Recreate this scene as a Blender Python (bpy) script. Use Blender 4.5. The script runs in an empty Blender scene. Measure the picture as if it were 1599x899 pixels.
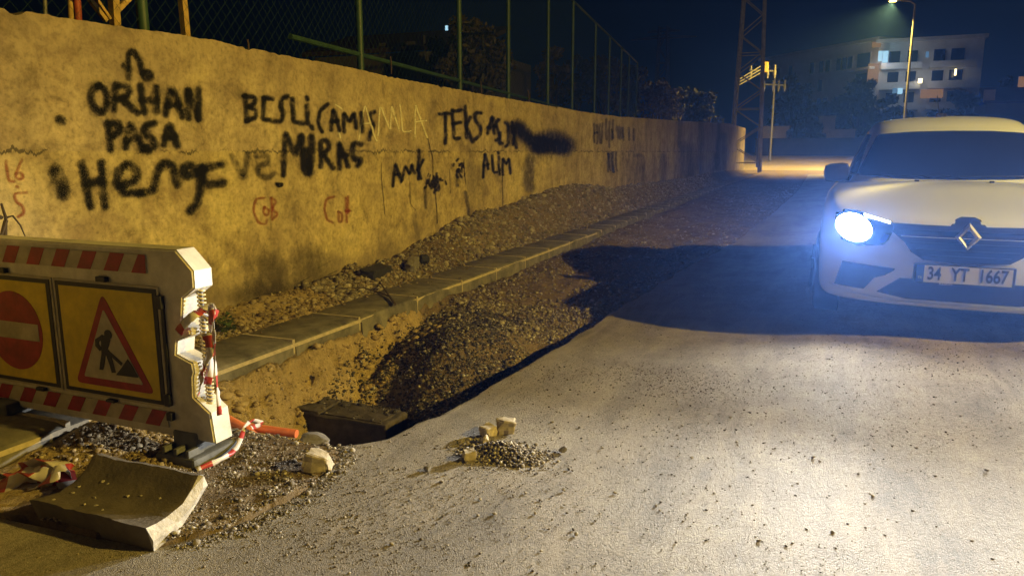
import bpy, bmesh, math, random
import numpy as np
from mathutils import Vector, Matrix, noise as mnoise
from mathutils.bvhtree import BVHTree
from mathutils.geometry import delaunay_2d_cdt

random.seed(7); RNG = np.random.default_rng(7)
SC = bpy.context.scene
COL = SC.collection

# ------------------------------------------------------------------ camera
W, H = 1599.0, 899.0
FPX, CX, CY, CAMH = 1155.0, 799.5, 449.5, 1.3
YAW, PITCH = math.radians(22.0846), math.radians(10.4248)
cd = bpy.data.cameras.new('camera'); cam = bpy.data.objects.new('camera', cd); COL.objects.link(cam)
cam.location = (0, 0, CAMH)
cam.rotation_euler = (math.pi / 2 - PITCH, 0, YAW)
cd.sensor_width = 36.0; cd.lens = FPX / W * 36.0
cd.clip_start = 0.05; cd.clip_end = 3000
SC.camera = cam

# ------------------------------------------------------------------ night sky
wd = bpy.data.worlds.new('World'); SC.world = wd; wd.use_nodes = True
wn = wd.node_tree; bg = wn.nodes['Background']
sky = wn.nodes.new('ShaderNodeTexSky'); sky.sky_type = 'NISHITA'; sky.sun_disc = False
sky.sun_elevation = math.radians(1.5); sky.sun_rotation = math.radians(200)
tint = wn.nodes.new('ShaderNodeMixRGB'); tint.blend_type = 'MULTIPLY'; tint.inputs[0].default_value = 1
tint.inputs[2].default_value = (0.34, 0.58, 1.15, 1)
wn.links.new(sky.outputs[0], tint.inputs[1]); wn.links.new(tint.outputs[0], bg.inputs[0])
bg.inputs[1].default_value = 0.0046

# ------------------------------------------------------------------ exposure
SC.view_settings.view_transform = 'Standard'; SC.view_settings.look = 'None'
SC.view_settings.exposure = 0.0; SC.view_settings.gamma = 1.0
SC.view_settings.use_curve_mapping = False
SC.render.engine = 'CYCLES'
cy = SC.cycles
cy.use_denoising = True
cy.max_bounces = 6; cy.diffuse_bounces = 3; cy.glossy_bounces = 3; cy.transparent_max_bounces = 32
cy.volume_bounces = 0; cy.sample_clamp_indirect = 4.0; cy.caustics_reflective = False; cy.caustics_refractive = False

SODIUM = (1.0, 0.675, 0.105)
MAIN_LAMP = (8.6, 3.6, 5.2)
MAIN_POWER = 7000.0
HEAD_POWER = 980.0
FAR_POWER = 34000.0
HAZE_DENSITY = 0.0038

# ------------------------------------------------------------------ pixel -> place helpers
_c, _s = math.cos(YAW), math.sin(YAW)
RV = Vector((_c, _s, 0)); F0 = Vector((-_s, _c, 0))
FV = F0 * math.cos(PITCH) + Vector((0, 0, -math.sin(PITCH))); UV = RV.cross(FV)
CV = Vector((0, 0, CAMH))
def ray(x, y): return FV + RV * ((x - CX) / FPX) - UV * ((y - CY) / FPX)
def at_z(x, y, z=0.0):
    d = ray(x, y); return CV + d * ((z - CAMH) / d.z)
def at_x(x, y, X):
    d = ray(x, y); return CV + d * (X / d.x)
def at_y(x, y, Y):
    d = ray(x, y); return CV + d * (Y / d.y)

# ------------------------------------------------------------------ value noise
def _hash(ix, iy, seed):
    n = (ix.astype(np.int64) * 374761393 + iy.astype(np.int64) * 668265263 + seed * 1442695041) & 0xffffffff
    n = ((n ^ (n >> 13)) * 1274126177) & 0xffffffff
    return ((n ^ (n >> 16)) & 0xffff) / 65535.0
def vnoise(x, y, seed=0):
    x = np.asarray(x, float); y = np.asarray(y, float)
    ix = np.floor(x); iy = np.floor(y); fx = x - ix; fy = y - iy
    fx = fx * fx * (3 - 2 * fx); fy = fy * fy * (3 - 2 * fy)
    a = _hash(ix, iy, seed); b = _hash(ix + 1, iy, seed); c = _hash(ix, iy + 1, seed); d = _hash(ix + 1, iy + 1, seed)
    return (a * (1 - fx) + b * fx) * (1 - fy) + (c * (1 - fx) + d * fx) * fy - 0.5
def fbm(x, y, oct=4, seed=0):
    r = 0; a = 1.0
    for i in range(oct):
        r = r + a * vnoise(np.asarray(x) * 2 ** i, np.asarray(y) * 2 ** i, seed + i * 17); a *= .5
    return r
def sstep(a, b, x):
    t = np.clip((np.asarray(x, float) - a) / (b - a), 0, 1); return t * t * (3 - 2 * t)

# ------------------------------------------------------------------ materials
MATS = {}
def new_mat(name):
    m = bpy.data.materials.new(name); m.use_nodes = True; MATS[name] = m
    return m, m.node_tree, m.node_tree.nodes['Principled BSDF']
def N(t, kind, **kw):
    n = t.nodes.new(kind)
    for k, v in kw.items(): setattr(n, k, v)
    return n
def coords(t, scale=(1, 1, 1)):
    tc = N(t, 'ShaderNodeTexCoord'); mp = N(t, 'ShaderNodeMapping'); mp.inputs['Scale'].default_value = scale
    t.links.new(tc.outputs['Object'], mp.inputs['Vector']); return mp.outputs[0]
def noise_tex(t, vec, scale, detail=5, rough=.6, dist=0.0):
    n = N(t, 'ShaderNodeTexNoise'); n.inputs['Scale'].default_value = scale; n.inputs['Detail'].default_value = detail
    n.inputs['Roughness'].default_value = rough; n.inputs['Distortion'].default_value = dist
    t.links.new(vec, n.inputs['Vector']); return n.outputs['Fac']
def ramp(t, fac, stops, interp='LINEAR'):
    r = N(t, 'ShaderNodeValToRGB'); r.color_ramp.interpolation = interp
    el = r.color_ramp.elements
    while len(el) < len(stops): el.new(0.5)
    for e, (p, c) in zip(el, stops):
        e.position = p; e.color = (c[0], c[1], c[2], 1) if hasattr(c, '__len__') else (c, c, c, 1)
    t.links.new(fac, r.inputs[0]); return r.outputs[0]
def mix(t, fac, a, b, mode='MIX'):
    m = N(t, 'ShaderNodeMixRGB', blend_type=mode)
    for s, v in ((0, fac), (1, a), (2, b)):
        if hasattr(v, 'links'): t.links.new(v, m.inputs[s])
        elif s == 0: m.inputs[0].default_value = v
        else: m.inputs[s].default_value = (v[0], v[1], v[2], 1)
    return m.outputs[0]
def math_n(t, op, a, b=None, clamp=False):
    m = N(t, 'ShaderNodeMath', operation=op); m.use_clamp = clamp
    for s, v in ((0, a), (1, b)):
        if v is None: continue
        if hasattr(v, 'links'): t.links.new(v, m.inputs[s])
        else: m.inputs[s].default_value = v
    return m.outputs[0]
def bump(t, bs, height, strength, dist=0.01, normal=None):
    b = N(t, 'ShaderNodeBump'); b.inputs['Strength'].default_value = strength; b.inputs['Distance'].default_value = dist
    t.links.new(height, b.inputs['Height'])
    if normal is not None: t.links.new(normal, b.inputs['Normal'])
    t.links.new(b.outputs[0], bs.inputs['Normal']); return b.outputs[0]

def simple(name, c, rough=.6, var=.15, scale=8, bmp=.1, bscale=60, metallic=0, spec=.5, coat=0):
    m, t, b = new_mat(name); v = coords(t)
    f = noise_tex(t, v, scale, 6, .65)
    lo = tuple(x * (1 - var) for x in c); hi = tuple(min(1, x * (1 + var)) for x in c)
    t.links.new(ramp(t, f, [(.3, lo), (.7, hi)]), b.inputs['Base Color'])
    b.inputs['Roughness'].default_value = rough; b.inputs['Metallic'].default_value = metallic
    b.inputs['Specular IOR Level'].default_value = spec; b.inputs['Coat Weight'].default_value = coat
    if bmp: bump(t, b, noise_tex(t, v, bscale, 4), bmp, .004)
    return m
def emit(name, c, s):
    m, t, b = new_mat(name); b.inputs['Base Color'].default_value = (.02, .02, .02, 1)
    b.inputs['Emission Color'].default_value = (c[0], c[1], c[2], 1); b.inputs['Emission Strength'].default_value = s
    return m
def rock(name, stops, rough=.85, bscale=90, bmp=.4, dust=None):
    m, t, b = new_mat(name); v = coords(t)
    g = N(t, 'ShaderNodeNewGeometry')
    col = ramp(t, g.outputs['Random Per Island'], stops)
    f = noise_tex(t, v, bscale, 5, .7)
    col = mix(t, .8, col, ramp(t, f, [(.3, .6), (.7, 1.15)]), 'MULTIPLY')
    t.links.new(col, b.inputs['Base Color']); b.inputs['Roughness'].default_value = rough
    bump(t, b, f, bmp, .006); return m

def wall_material():
    m, t, b = new_mat('plaster'); v = coords(t)
    big = noise_tex(t, v, .9, 6, .62, .3); mid = noise_tex(t, v, 4.2, 7, .68, .4); fine = noise_tex(t, v, 28, 6, .7)
    vst = coords(t, (1, 3.2, .22)); streak = noise_tex(t, vst, 1.7, 6, .62, .2)
    base = ramp(t, big, [(.32, (.25, .205, .155)), (.42, (.40, .325, .215)), (.52, (.50, .41, .26)), (.60, (.54, .45, .26)), (.72, (.62, .53, .38))])
    base = mix(t, .92, base, ramp(t, mid, [(.30, (.42, .40, .40)), (.42, (.80, .77, .74)), (.52, (1.0, .99, .96)), (.66, (1.12, 1.10, 1.02)), (.8, (1.35, 1.3, 1.2))]), 'MULTIPLY')
    base = mix(t, .30, base, ramp(t, streak, [(.34, (.42, .43, .46)), (.52, (1, 1, 1))]), 'MULTIPLY')
    base = mix(t, .6, base, ramp(t, fine, [(.34, .45), (.48, .95), (.66, 1.2)]), 'MULTIPLY')
    base = mix(t, .6, base, ramp(t, noise_tex(t, v, 11, 6, .75, .5), [(.34, .55), (.5, 1.0), (.64, 1.18)]), 'MULTIPLY')
    sx = N(t, 'ShaderNodeSeparateXYZ'); tc = N(t, 'ShaderNodeTexCoord'); t.links.new(tc.outputs['Object'], sx.inputs[0])
    Y, Z = sx.outputs[1], sx.outputs[2]
    # lower lift is a yellower, lighter render than the upper one
    lower = math_n(t, 'LESS_THAN', math_n(t, 'ADD', Z, math_n(t, 'MULTIPLY', noise_tex(t, v, 7, 5), .06)), 1.335)
    base = mix(t, lower, base, mix(t, .65, base, (1.12, 1.12, .90), 'MULTIPLY'))
    # construction joint crack
    jag = math_n(t, 'ADD', math_n(t, 'MULTIPLY', math_n(t, 'SUBTRACT', noise_tex(t, coords(t, (1, 1, 0)), 5, 8, .75), .5), .20), math_n(t, 'MULTIPLY', math_n(t, 'SUBTRACT', noise_tex(t, coords(t, (1, 1, 0)), 40, 3), .5), .03))
    d = math_n(t, 'ABSOLUTE', math_n(t, 'SUBTRACT', math_n(t, 'ADD', Z, jag), 1.302))
    wv = math_n(t, 'MULTIPLY', ramp(t, noise_tex(t, coords(t, (1, 1, 0)), 3.1, 4), [(.43, 0), (.62, 1)]), .012)
    crack = math_n(t, 'LESS_THAN', d, wv)
    base = mix(t, math_n(t, 'MULTIPLY', crack, .8), base, (.06, .05, .035))
    # dark damp drip stains on the older far stretch, and a browner tone towards the top
    far = N(t, 'ShaderNodeMapRange'); far.inputs[1].default_value = 14; far.inputs[2].default_value = 28
    t.links.new(Y, far.inputs[0])
    drip = ramp(t, noise_tex(t, coords(t, (1, .55, .12)), 1.0, 7, .7, .5), [(.36, 1), (.60, 0)])
    base = mix(t, math_n(t, 'MULTIPLY', math_n(t, 'MULTIPLY', far.outputs[0], drip), .3), base, (.07, .065, .06))
    patchy = ramp(t, noise_tex(t, coords(t, (1, .8, 1.5)), 1.9, 6, .6, .8), [(.56, 0), (.68, 1)])
    base = mix(t, math_n(t, 'MULTIPLY', patchy, .5), base, (.24, .175, .115))
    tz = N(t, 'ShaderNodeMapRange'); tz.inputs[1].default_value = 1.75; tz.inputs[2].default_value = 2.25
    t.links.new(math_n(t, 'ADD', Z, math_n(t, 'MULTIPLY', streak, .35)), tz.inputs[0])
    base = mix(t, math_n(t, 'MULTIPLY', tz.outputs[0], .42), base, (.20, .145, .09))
    pits = ramp(t, noise_tex(t, v, 46, 4, .8, .3), [(.62, 0), (.70, 1)])
    base = mix(t, math_n(t, 'MULTIPLY', pits, .45), base, (.13, .10, .07))
    spots = ramp(t, noise_tex(t, v, 13, 5, .8, .6), [(.61, 0), (.70, 1)])
    base = mix(t, math_n(t, 'MULTIPLY', spots, .55), base, (.16, .13, .10))
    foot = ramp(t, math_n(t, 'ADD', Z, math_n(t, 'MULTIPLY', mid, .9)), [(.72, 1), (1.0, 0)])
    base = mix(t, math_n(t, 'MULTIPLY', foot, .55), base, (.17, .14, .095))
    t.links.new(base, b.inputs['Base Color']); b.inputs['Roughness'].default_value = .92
    b.inputs['Specular IOR Level'].default_value = .2
    h = math_n(t, 'ADD', math_n(t, 'MULTIPLY', mid, 1.0), math_n(t, 'MULTIPLY', fine, .35))
    h = math_n(t, 'SUBTRACT', h, math_n(t, 'MULTIPLY', crack, .9))
    bump(t, b, h, .55, .02)
    return m

def asphalt_material():
    m, t, b = new_mat('dusty_asphalt'); v = coords(t)
    big = noise_tex(t, v, .8, 6, .6, .4); mid = noise_tex(t, v, 5, 7, .7); fine = noise_tex(t, v, 260, 3, .75)
    vor = N(t, 'ShaderNodeTexVoronoi'); vor.inputs['Scale'].default_value = 240; t.links.new(v, vor.inputs['Vector'])
    c = ramp(t, big, [(.3, (.23, .20, .15)), (.5, (.33, .295, .23)), (.75, (.42, .385, .31))])
    c = mix(t, .7, c, ramp(t, mid, [(.3, .62), (.55, 1.0), (.75, 1.25)]), 'MULTIPLY')
    c = mix(t, .8, c, ramp(t, noise_tex(t, coords(t, (1.5, .35, 1)), 1.6, 6, .65, .5), [(.32, .55), (.48, 1.0), (.66, 1.25)]), 'MULTIPLY')
    c = mix(t, ramp(t, noise_tex(t, v, 2.6, 7, .75, .8), [(.60, 0), (.70, .6)]), c, (.12, .095, .06))
    c = mix(t, .75, c, ramp(t, noise_tex(t, v, 75, 5, .75), [(.34, .5), (.5, 1.0), (.66, 1.4)]), 'MULTIPLY')
    c = mix(t, .65, c, ramp(t, fine, [(.33, .45), (.5, .95), (.68, 1.5)]), 'MULTIPLY')
    c = mix(t, .35, c, ramp(t, vor.outputs['Distance'], [(.0, 1.25), (.6, .6)]), 'MULTIPLY')
    smear = ramp(t, noise_tex(t, coords(t, (2.6, .5, 1)), 2.3, 7, .7, .9), [(.50, 0), (.66, .55)])
    c = mix(t, smear, c, (.40, .345, .255))
    t.links.new(c, b.inputs['Base Color'])
    b.inputs['Roughness'].default_value = .58; b.inputs['Specular IOR Level'].default_value = .42
    h = math_n(t, 'SUBTRACT', math_n(t, 'MULTIPLY', fine, .8), math_n(t, 'MULTIPLY', vor.outputs['Distance'], .7))
    n1 = N(t, 'ShaderNodeBump'); n1.inputs['Strength'].default_value = .5; n1.inputs['Distance'].default_value = .02
    t.links.new(mid, n1.inputs['Height'])
    h = math_n(t, 'ADD', h, math_n(t, 'MULTIPLY', noise_tex(t, v, 75, 5, .75), 1.6))
    bump(t, b, h, .85, .006, n1.outputs[0])
    return m

def soil_material():
    m, t, b = new_mat('soil'); v = coords(t)
    big = noise_tex(t, v, 1.6, 6, .65, .4); mid = noise_tex(t, v, 14, 7, .72, .3); fine = noise_tex(t, v, 70, 5, .7)
    c = ramp(t, big, [(.3, (.15, .11, .065)), (.5, (.22, .165, .095)), (.72, (.29, .225, .13))])
    sx = N(t, 'ShaderNodeSeparateXYZ'); t.links.new(v, sx.inputs[0])
    wob = math_n(t, 'MULTIPLY', math_n(t, 'SUBTRACT', big, .5), .5)
    clay = math_n(t, 'MULTIPLY', math_n(t, 'LESS_THAN', math_n(t, 'ADD', sx.outputs[0], wob), -2.62), math_n(t, 'LESS_THAN', math_n(t, 'ADD', sx.outputs[1], wob), 5.4))
    c = mix(t, clay, c, ramp(t, big, [(.3, (.36, .27, .13)), (.7, (.50, .39, .21))]))
    c = mix(t, .8, c, ramp(t, mid, [(.3, .45), (.5, .95), (.72, 1.3)]), 'MULTIPLY')
    c = mix(t, .5, c, ramp(t, fine, [(.3, .6), (.65, 1.2)]), 'MULTIPLY')
    t.links.new(c, b.inputs['Base Color']); b.inputs['Roughness'].default_value = .95
    b.inputs['Specular IOR Level'].default_value = .15
    h = math_n(t, 'ADD', mid, math_n(t, 'MULTIPLY', fine, .5)); bump(t, b, h, .9, .03)
    return m

def spray(name, c, strength=.93):
    m, t, b = new_mat(name); v = coords(t)
    at = N(t, 'ShaderNodeAttribute', attribute_name='edge')
    n = noise_tex(t, v, 55, 5, .75); n2 = noise_tex(t, v, 9, 5, .7)
    e = math_n(t, 'ADD', at.outputs['Fac'], math_n(t, 'MULTIPLY', math_n(t, 'SUBTRACT', n, .5), .75))
    a = ramp(t, e, [(.28, strength), (1.0, 0)])
    a = math_n(t, 'MULTIPLY', a, ramp(t, n2, [(.32, .35), (.52, 1)]))
    a = math_n(t, 'MULTIPLY', a, ramp(t, noise_tex(t, v, 130, 4, .8), [(.34, .35), (.50, 1)]))
    a = math_n(t, 'MULTIPLY', a, ramp(t, at.outputs['Fac'], [(.8, 1), (1, 0)]))
    b.inputs['Base Color'].default_value = (*c, 1); b.inputs['Roughness'].default_value = .8
    b.inputs['Specular IOR Level'].default_value = .2
    t.links.new(a, b.inputs['Alpha']); return m

M_WALL = wall_material(); M_ROAD = asphalt_material(); M_SOIL = soil_material()
M_BLACKSPRAY = spray('black_spray_paint', (.010, .010, .011)); M_FAINT = spray('thin_black_spray', (.022, .021, .02), .62)
M_RED_CHALK = spray('red_paint', (.30, .045, .02), .62); M_WHITE_CHALK = spray('white_paint', (.80, .74, .55), .8)
M_CRACK = spray('crack_line', (.02, .016, .012), .95)
M_KERB = simple('kerb_concrete', (.15, .138, .105), .92, .55, 6, .6, 45)
M_MORTAR = simple('mortar', (.44, .38, .26), .95, .25, 25, .5, 60)
M_CONC = simple('old_concrete', (.12, .10, .07), .92, .4, 7, .8, 55)  # darkened to carry the weaker lamp light on the gutter block
M_DUCT = simple('dark_concrete', (.075, .062, .042), .9, .5, 9, .9, 45)  # one even dark tone for the trench duct
M_CONC_PALE = simple('headlit_concrete', (.46, .43, .37), .95, .35, 30, 1.0, 80)  # gutter block's broken end, coloured pale for the headlight on it
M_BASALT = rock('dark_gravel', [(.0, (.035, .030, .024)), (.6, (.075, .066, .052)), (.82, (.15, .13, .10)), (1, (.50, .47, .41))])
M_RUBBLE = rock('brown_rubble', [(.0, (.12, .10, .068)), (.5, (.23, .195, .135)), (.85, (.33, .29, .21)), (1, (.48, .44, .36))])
M_PALEGRAVEL = rock('pale_gravel', [(.0, (.09, .075, .055)), (.5, (.20, .17, .125)), (.8, (.33, .29, .23)), (1, (.58, .55, .49))])
M_YELLOWGRAVEL = rock('ochre_gravel', [(.0, (.14, .10, .055)), (.6, (.26, .20, .11)), (1, (.42, .35, .22))])
M_CLAY = rock('yellow_clay', [(.0, (.30, .22, .105)), (1, (.50, .39, .20))])
M_GRIT = rock('road_grit', [(.0, (.11, .09, .06)), (.6, (.23, .19, .13)), (1, (.42, .38, .31))])
M_STONE_PALE = rock('pale_stone', [(0, (.36, .30, .19)), (1, (.55, .48, .34))], bscale=30)
M_STONE_DARK = rock('dark_stone', [(0, (.014, .014, .014)), (1, (.035, .033, .03))], bscale=30)
M_STONE_GREY = rock('grey_stone', [(0, (.16, .15, .13)), (1, (.24, .22, .19))], bscale=30)
M_PLASTIC = simple('white_plastic', (.60, .57, .48), .5, .30, 7, .15, 40)
M_STRIP = simple('reflective_white', (.46, .42, .31), .55, .28, 11, .03)
M_RED = simple('reflective_red', (.33, .026, .020), .5, .35, 14, .03)
M_YELLOW = simple('sign_yellow', (.66, .50, .02), .5, .22, 9, .03)
M_BLACK = simple('black_plastic', (.014, .014, .014), .5, .3, 15, .1)
M_RUBBERFOOT = simple('dirty_rubber', (.12, .125, .12), .75, .4, 9, .3)
M_ORANGE = simple('orange_conduit', (.75, .21, .075), .45, .2, 18, .1)
M_SPRING = simple('cream_coil', (.68, .58, .33), .4, .1, 18, 0)
M_FENCE = simple('green_painted_steel', (.028, .065, .036), .55, .3, 6, .1)
M_STEEL = simple('galvanised_steel', (.16, .155, .15), .6, .3, 7, .1, metallic=.2)
M_PYLON = simple('weathered_pylon_steel', (.30, .28, .25), .75, .3, 3, .1)
M_RUST = simple('rusty_wire', (.07, .045, .03), .9, .3, 25, .2)
M_YFRAME = simple('ochre_painted_frame', (.50, .33, .10), .7, .25, 9, .2)
M_REDPOLE = simple('red_painted_pole', (.36, .07, .03), .6, .2, 9, .1)
M_BARK = simple('bark', (.07, .05, .035), .95, .3, 14, .6)
M_PAINT = simple('white_car_paint', (.66, .73, .88), .28, .02, 2, 0, coat=.6)
M_TRIM = simple('black_trim', (.016, .016, .018), .45, .15, 20, .05)
M_GLASSDARK = simple('tinted_glass', (.012, .014, .018), .06, .05, 4, 0, spec=.6)
M_CHROME = simple('chrome', (.75, .76, .78), .14, .03, 4, 0, metallic=1)
M_SILVER = simple('silver_badge', (.62, .63, .65), .38, .03, 4, 0, metallic=.55)
M_TYRE = simple('tyre_rubber', (.02, .02, .02), .85, .2, 20, .2)
M_PLATE = simple('plate_white', (.62, .63, .64), .45, .03, 6, 0)
M_PLATEBLUE = simple('plate_blue', (.02, .07, .36), .45, .05, 6, 0)
M_FACADE = simple('pale_render', (.66, .66, .66), .9, .12, 1.2, .1)
M_FACADE2 = simple('dark_render', (.17, .15, .12), .9, .2, 1.2, .1)
M_FACADE3 = simple('hedge_block_dark', (.045, .042, .04), .95, .3, 2, .1)  # near-black tone of the block put in place of the far hedge
M_ROOF = simple('dark_roof', (.08, .055, .045), .9, .2, 2, .1)
M_BEIGE = simple('beige_render', (.52, .43, .28), .9, .15, 2, .1)
M_WIN = simple('night_window', (.012, .014, .018), .12, .1, 2, 0)
M_LITWIN = emit('lit_cool_window', (.45, .80, 1.0), 1.1)
M_DIMWIN = emit('dim_cool_window', (.30, .62, 1.0), .35)
M_WARMLAMP = emit('warm_wall_lamp', (1.0, .80, .38), 5)
M_WARMGLOW = emit('warm_glow', (1.0, .50, .14), .26)  # emissive colour in place of lamp light falling on the walls
M_SODIUM = emit('sodium_lamp_glass', SODIUM, 40)
M_HEADLAMP = emit('headlamp_lens', (.80, .92, 1.0), 60)
M_DRL = emit('running_light', (.85, .94, 1.0), 12)
M_ROADFAR = simple('pale_far_road', (.34, .28, .18), .9, .15, .3, .2)

def leaf_material(name, lo, hi):
    m, t, b = new_mat(name)
    g = N(t, 'ShaderNodeNewGeometry')
    t.links.new(ramp(t, g.outputs['Random Per Island'], [(0, lo), (1, hi)]), b.inputs['Base Color'])
    b.inputs['Roughness'].default_value = .7; return m
M_LEAF_OLIVE = leaf_material('olive_leaves', (.05, .045, .012), (.16, .12, .035))
M_LEAF_DARK = leaf_material('dark_leaves', (.022, .03, .014), (.075, .08, .03))
M_WEED = leaf_material('weed_leaves', (.03, .06, .015), (.08, .12, .03))

def tape_material():
    m, t, b = new_mat('red_white_tape')
    uv = N(t, 'ShaderNodeAttribute', attribute_name='along')
    s = math_n(t, 'FRACT', math_n(t, 'MULTIPLY', uv.outputs['Fac'], 7.5))
    t.links.new(mix(t, math_n(t, 'LESS_THAN', s, .36), (.62, .58, .54), (.40, .05, .04)), b.inputs['Base Color'])
    b.inputs['Roughness'].default_value = .35; return m
M_TAPE = tape_material()

# ------------------------------------------------------------------ mesh building
class MB:
    def __init__(s): s.v = []; s.f = []; s.m = []; s.smooth = False
    def add(s, vs, fs, mi=0):
        o = len(s.v); s.v.extend([tuple(p) for p in vs]); s.f.extend([tuple(i + o for i in f) for f in fs]); s.m.extend([mi] * len(fs)); return s
    def box(s, c, size, rot=None, mi=0, bevel=0):
        bm = bmesh.new(); bmesh.ops.create_cube(bm, size=1)
        bmesh.ops.scale(bm, vec=size, verts=bm.verts)
        if bevel: bmesh.ops.bevel(bm, geom=bm.edges[:], offset=bevel, segments=2, affect='EDGES', profile=.6)
        M = Matrix.Translation(c) @ (rot.to_4x4() if rot is not None else Matrix.Identity(4))
        bm.verts.index_update()
        s.add([M @ v.co for v in bm.verts], [[v.index for v in f.verts] for f in bm.faces], mi); bm.free(); return s
    def bar(s, a, b, w, h=None, mi=0):
        a = Vector(a); b = Vector(b); d = b - a; h = h or w
        q = d.to_track_quat('Z', 'Y').to_matrix()
        return s.box((a + b) / 2, (w, h, d.length), q, mi)
    def tube(s, pts, r, n=8, mi=0, cap=True):
        pts = [Vector(p) for p in pts]; rs = r if hasattr(r, '__len__') else [r] * len(pts)
        vs = []; fs = []; prev = None
        for i, p in enumerate(pts):
            d = (pts[min(i + 1, len(pts) - 1)] - pts[max(i - 1, 0)]).normalized()
            if prev is None:
                u = d.cross(Vector((0, 0, 1)))
                if u.length < .1: u = d.cross(Vector((1, 0, 0)))
            else: u = prev - d * prev.dot(d)
            u.normalize(); prev = u; w = d.cross(u)
            for k in range(n):
                a = 2 * math.pi * k / n; vs.append(p + (u * math.cos(a) + w * math.sin(a)) * rs[i])
        for i in range(len(pts) - 1):
            for k in range(n):
                fs.append((i * n + k, i * n + (k + 1) % n, (i + 1) * n + (k + 1) % n, (i + 1) * n + k))
        if cap: fs.append(tuple(range(n))[::-1]); fs.append(tuple((len(pts) - 1) * n + k for k in range(n)))
        return s.add(vs, fs, mi)
    def prism(s, poly, depth, mi=0):
        poly = [Vector(p) for p in poly]; dv = Vector(depth); n = len(poly)
        fs = [tuple(range(n)), tuple(range(n, 2 * n))[::-1]] + [(i, n + i, n + (i + 1) % n, (i + 1) % n) for i in range(n)]
        return s.add(poly + [p + dv for p in poly], fs, mi)
    def arr(s, vs, fs, mi=0): return s.add(vs, fs, mi)
    def build(s, name, mat, parent=None, local=False, smooth=None, origin=None):
        off = Vector((0, 0, 0))
        if parent is not None and not local: off = WORLD[parent.name]
        elif origin is not None: off = Vector(origin)
        me = bpy.data.meshes.new(name)
        me.from_pydata([(v[0] - off.x, v[1] - off.y, v[2] - off.z) for v in s.v], [], s.f)
        for mm in (mat if isinstance(mat, (list, tuple)) else [mat]): me.materials.append(mm)
        if any(s.m): me.polygons.foreach_set('material_index', s.m)
        bm = bmesh.new(); bm.from_mesh(me); bmesh.ops.recalc_face_normals(bm, faces=bm.faces); bm.to_mesh(me); bm.free()
        if smooth or s.smooth:
            me.polygons.foreach_set('use_smooth', [True] * len(me.polygons))
            try: me.set_sharp_from_angle(angle=math.radians(38))
            except Exception: pass
        o = bpy.data.objects.new(name, me); COL.objects.link(o)
        if parent is not None: o.parent = parent; WORLD[o.name] = WORLD[parent.name].copy()
        else: o.location = off; WORLD[o.name] = off.copy()
        return o
WORLD = {}
def tag(o, label=None, cat=None, group=None, kind=None):
    if label: o['label'] = label
    if cat: o['category'] = cat
    if group: o['group'] = group
    if kind: o['kind'] = kind
    return o
def thing(name, loc, label, cat, group=None, rotz=0):
    o = bpy.data.objects.new(name, None); COL.objects.link(o); o.location = loc; o.rotation_euler = (0, 0, rotz)
    o.empty_display_size = .2; WORLD[o.name] = Vector(loc)
    return tag(o, label, cat, group)
def np_mesh(name, V, Fc, mat, smooth=False):
    V = np.asarray(V, np.float32); Fc = np.asarray(Fc, np.int32); k = Fc.shape[1]
    me = bpy.data.meshes.new(name)
    me.vertices.add(len(V)); me.vertices.foreach_set('co', V.ravel())
    me.loops.add(Fc.size); me.loops.foreach_set('vertex_index', Fc.ravel())
    me.polygons.add(len(Fc)); me.polygons.foreach_set('loop_start', np.arange(0, Fc.size, k, dtype=np.int32))
    me.polygons.foreach_set('loop_total', np.full(len(Fc), k, np.int32))
    if smooth: me.polygons.foreach_set('use_smooth', np.ones(len(Fc), bool))
    me.update(calc_edges=True); me.validate()
    me.materials.append(mat)
    o = bpy.data.objects.new(name, me); COL.objects.link(o); WORLD[o.name] = Vector((0, 0, 0)); return o

# ------------------------------------------------------------------ terrain functions
XE_Y = [-60, 1.50, 1.58, 1.61, 1.65, 1.83, 2.17, 2.50, 2.62, 2.68, 2.77, 3.13, 3.69, 4.13, 4.74, 5.9, 8.12, 11.46, 18, 26, 40, 60]
XE_X = [-3.03, -3.03, -2.95, -2.40, -1.97, -1.84, -1.77, -1.82, -1.92, -1.83, -1.76, -1.66, -1.63, -1.58, -1.53, -1.47, -1.32, -1.03, -.76, -.51, -.4, -.3]
def xe(Y): return np.interp(Y, XE_Y, XE_X) + .05 * fbm(np.asarray(Y) * 4, np.asarray(Y) * 0 + 3.3, 5, 5) * sstep(2.4, 3.0, Y)
HW_Y = [-5, 0, 4, 6, 6.7, 7.03, 7.65, 8.35, 9.6, 10.7, 11.9, 13.4, 15.4, 17.2, 21, 29, 40, 46]
HW_Z = [.15, .15, .15, .21, .25, .32, .44, .50, .53, .66, .73, .68, .52, .53, .45, .44, .35, .2]
def road_z(X, Y):
    X = np.asarray(X, float); Y = np.asarray(Y, float)
    return .13 * sstep(-.9, .7, X) * sstep(2.6, 5.0, Y) * (1 - .6 * sstep(20, 45, Y))
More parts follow.
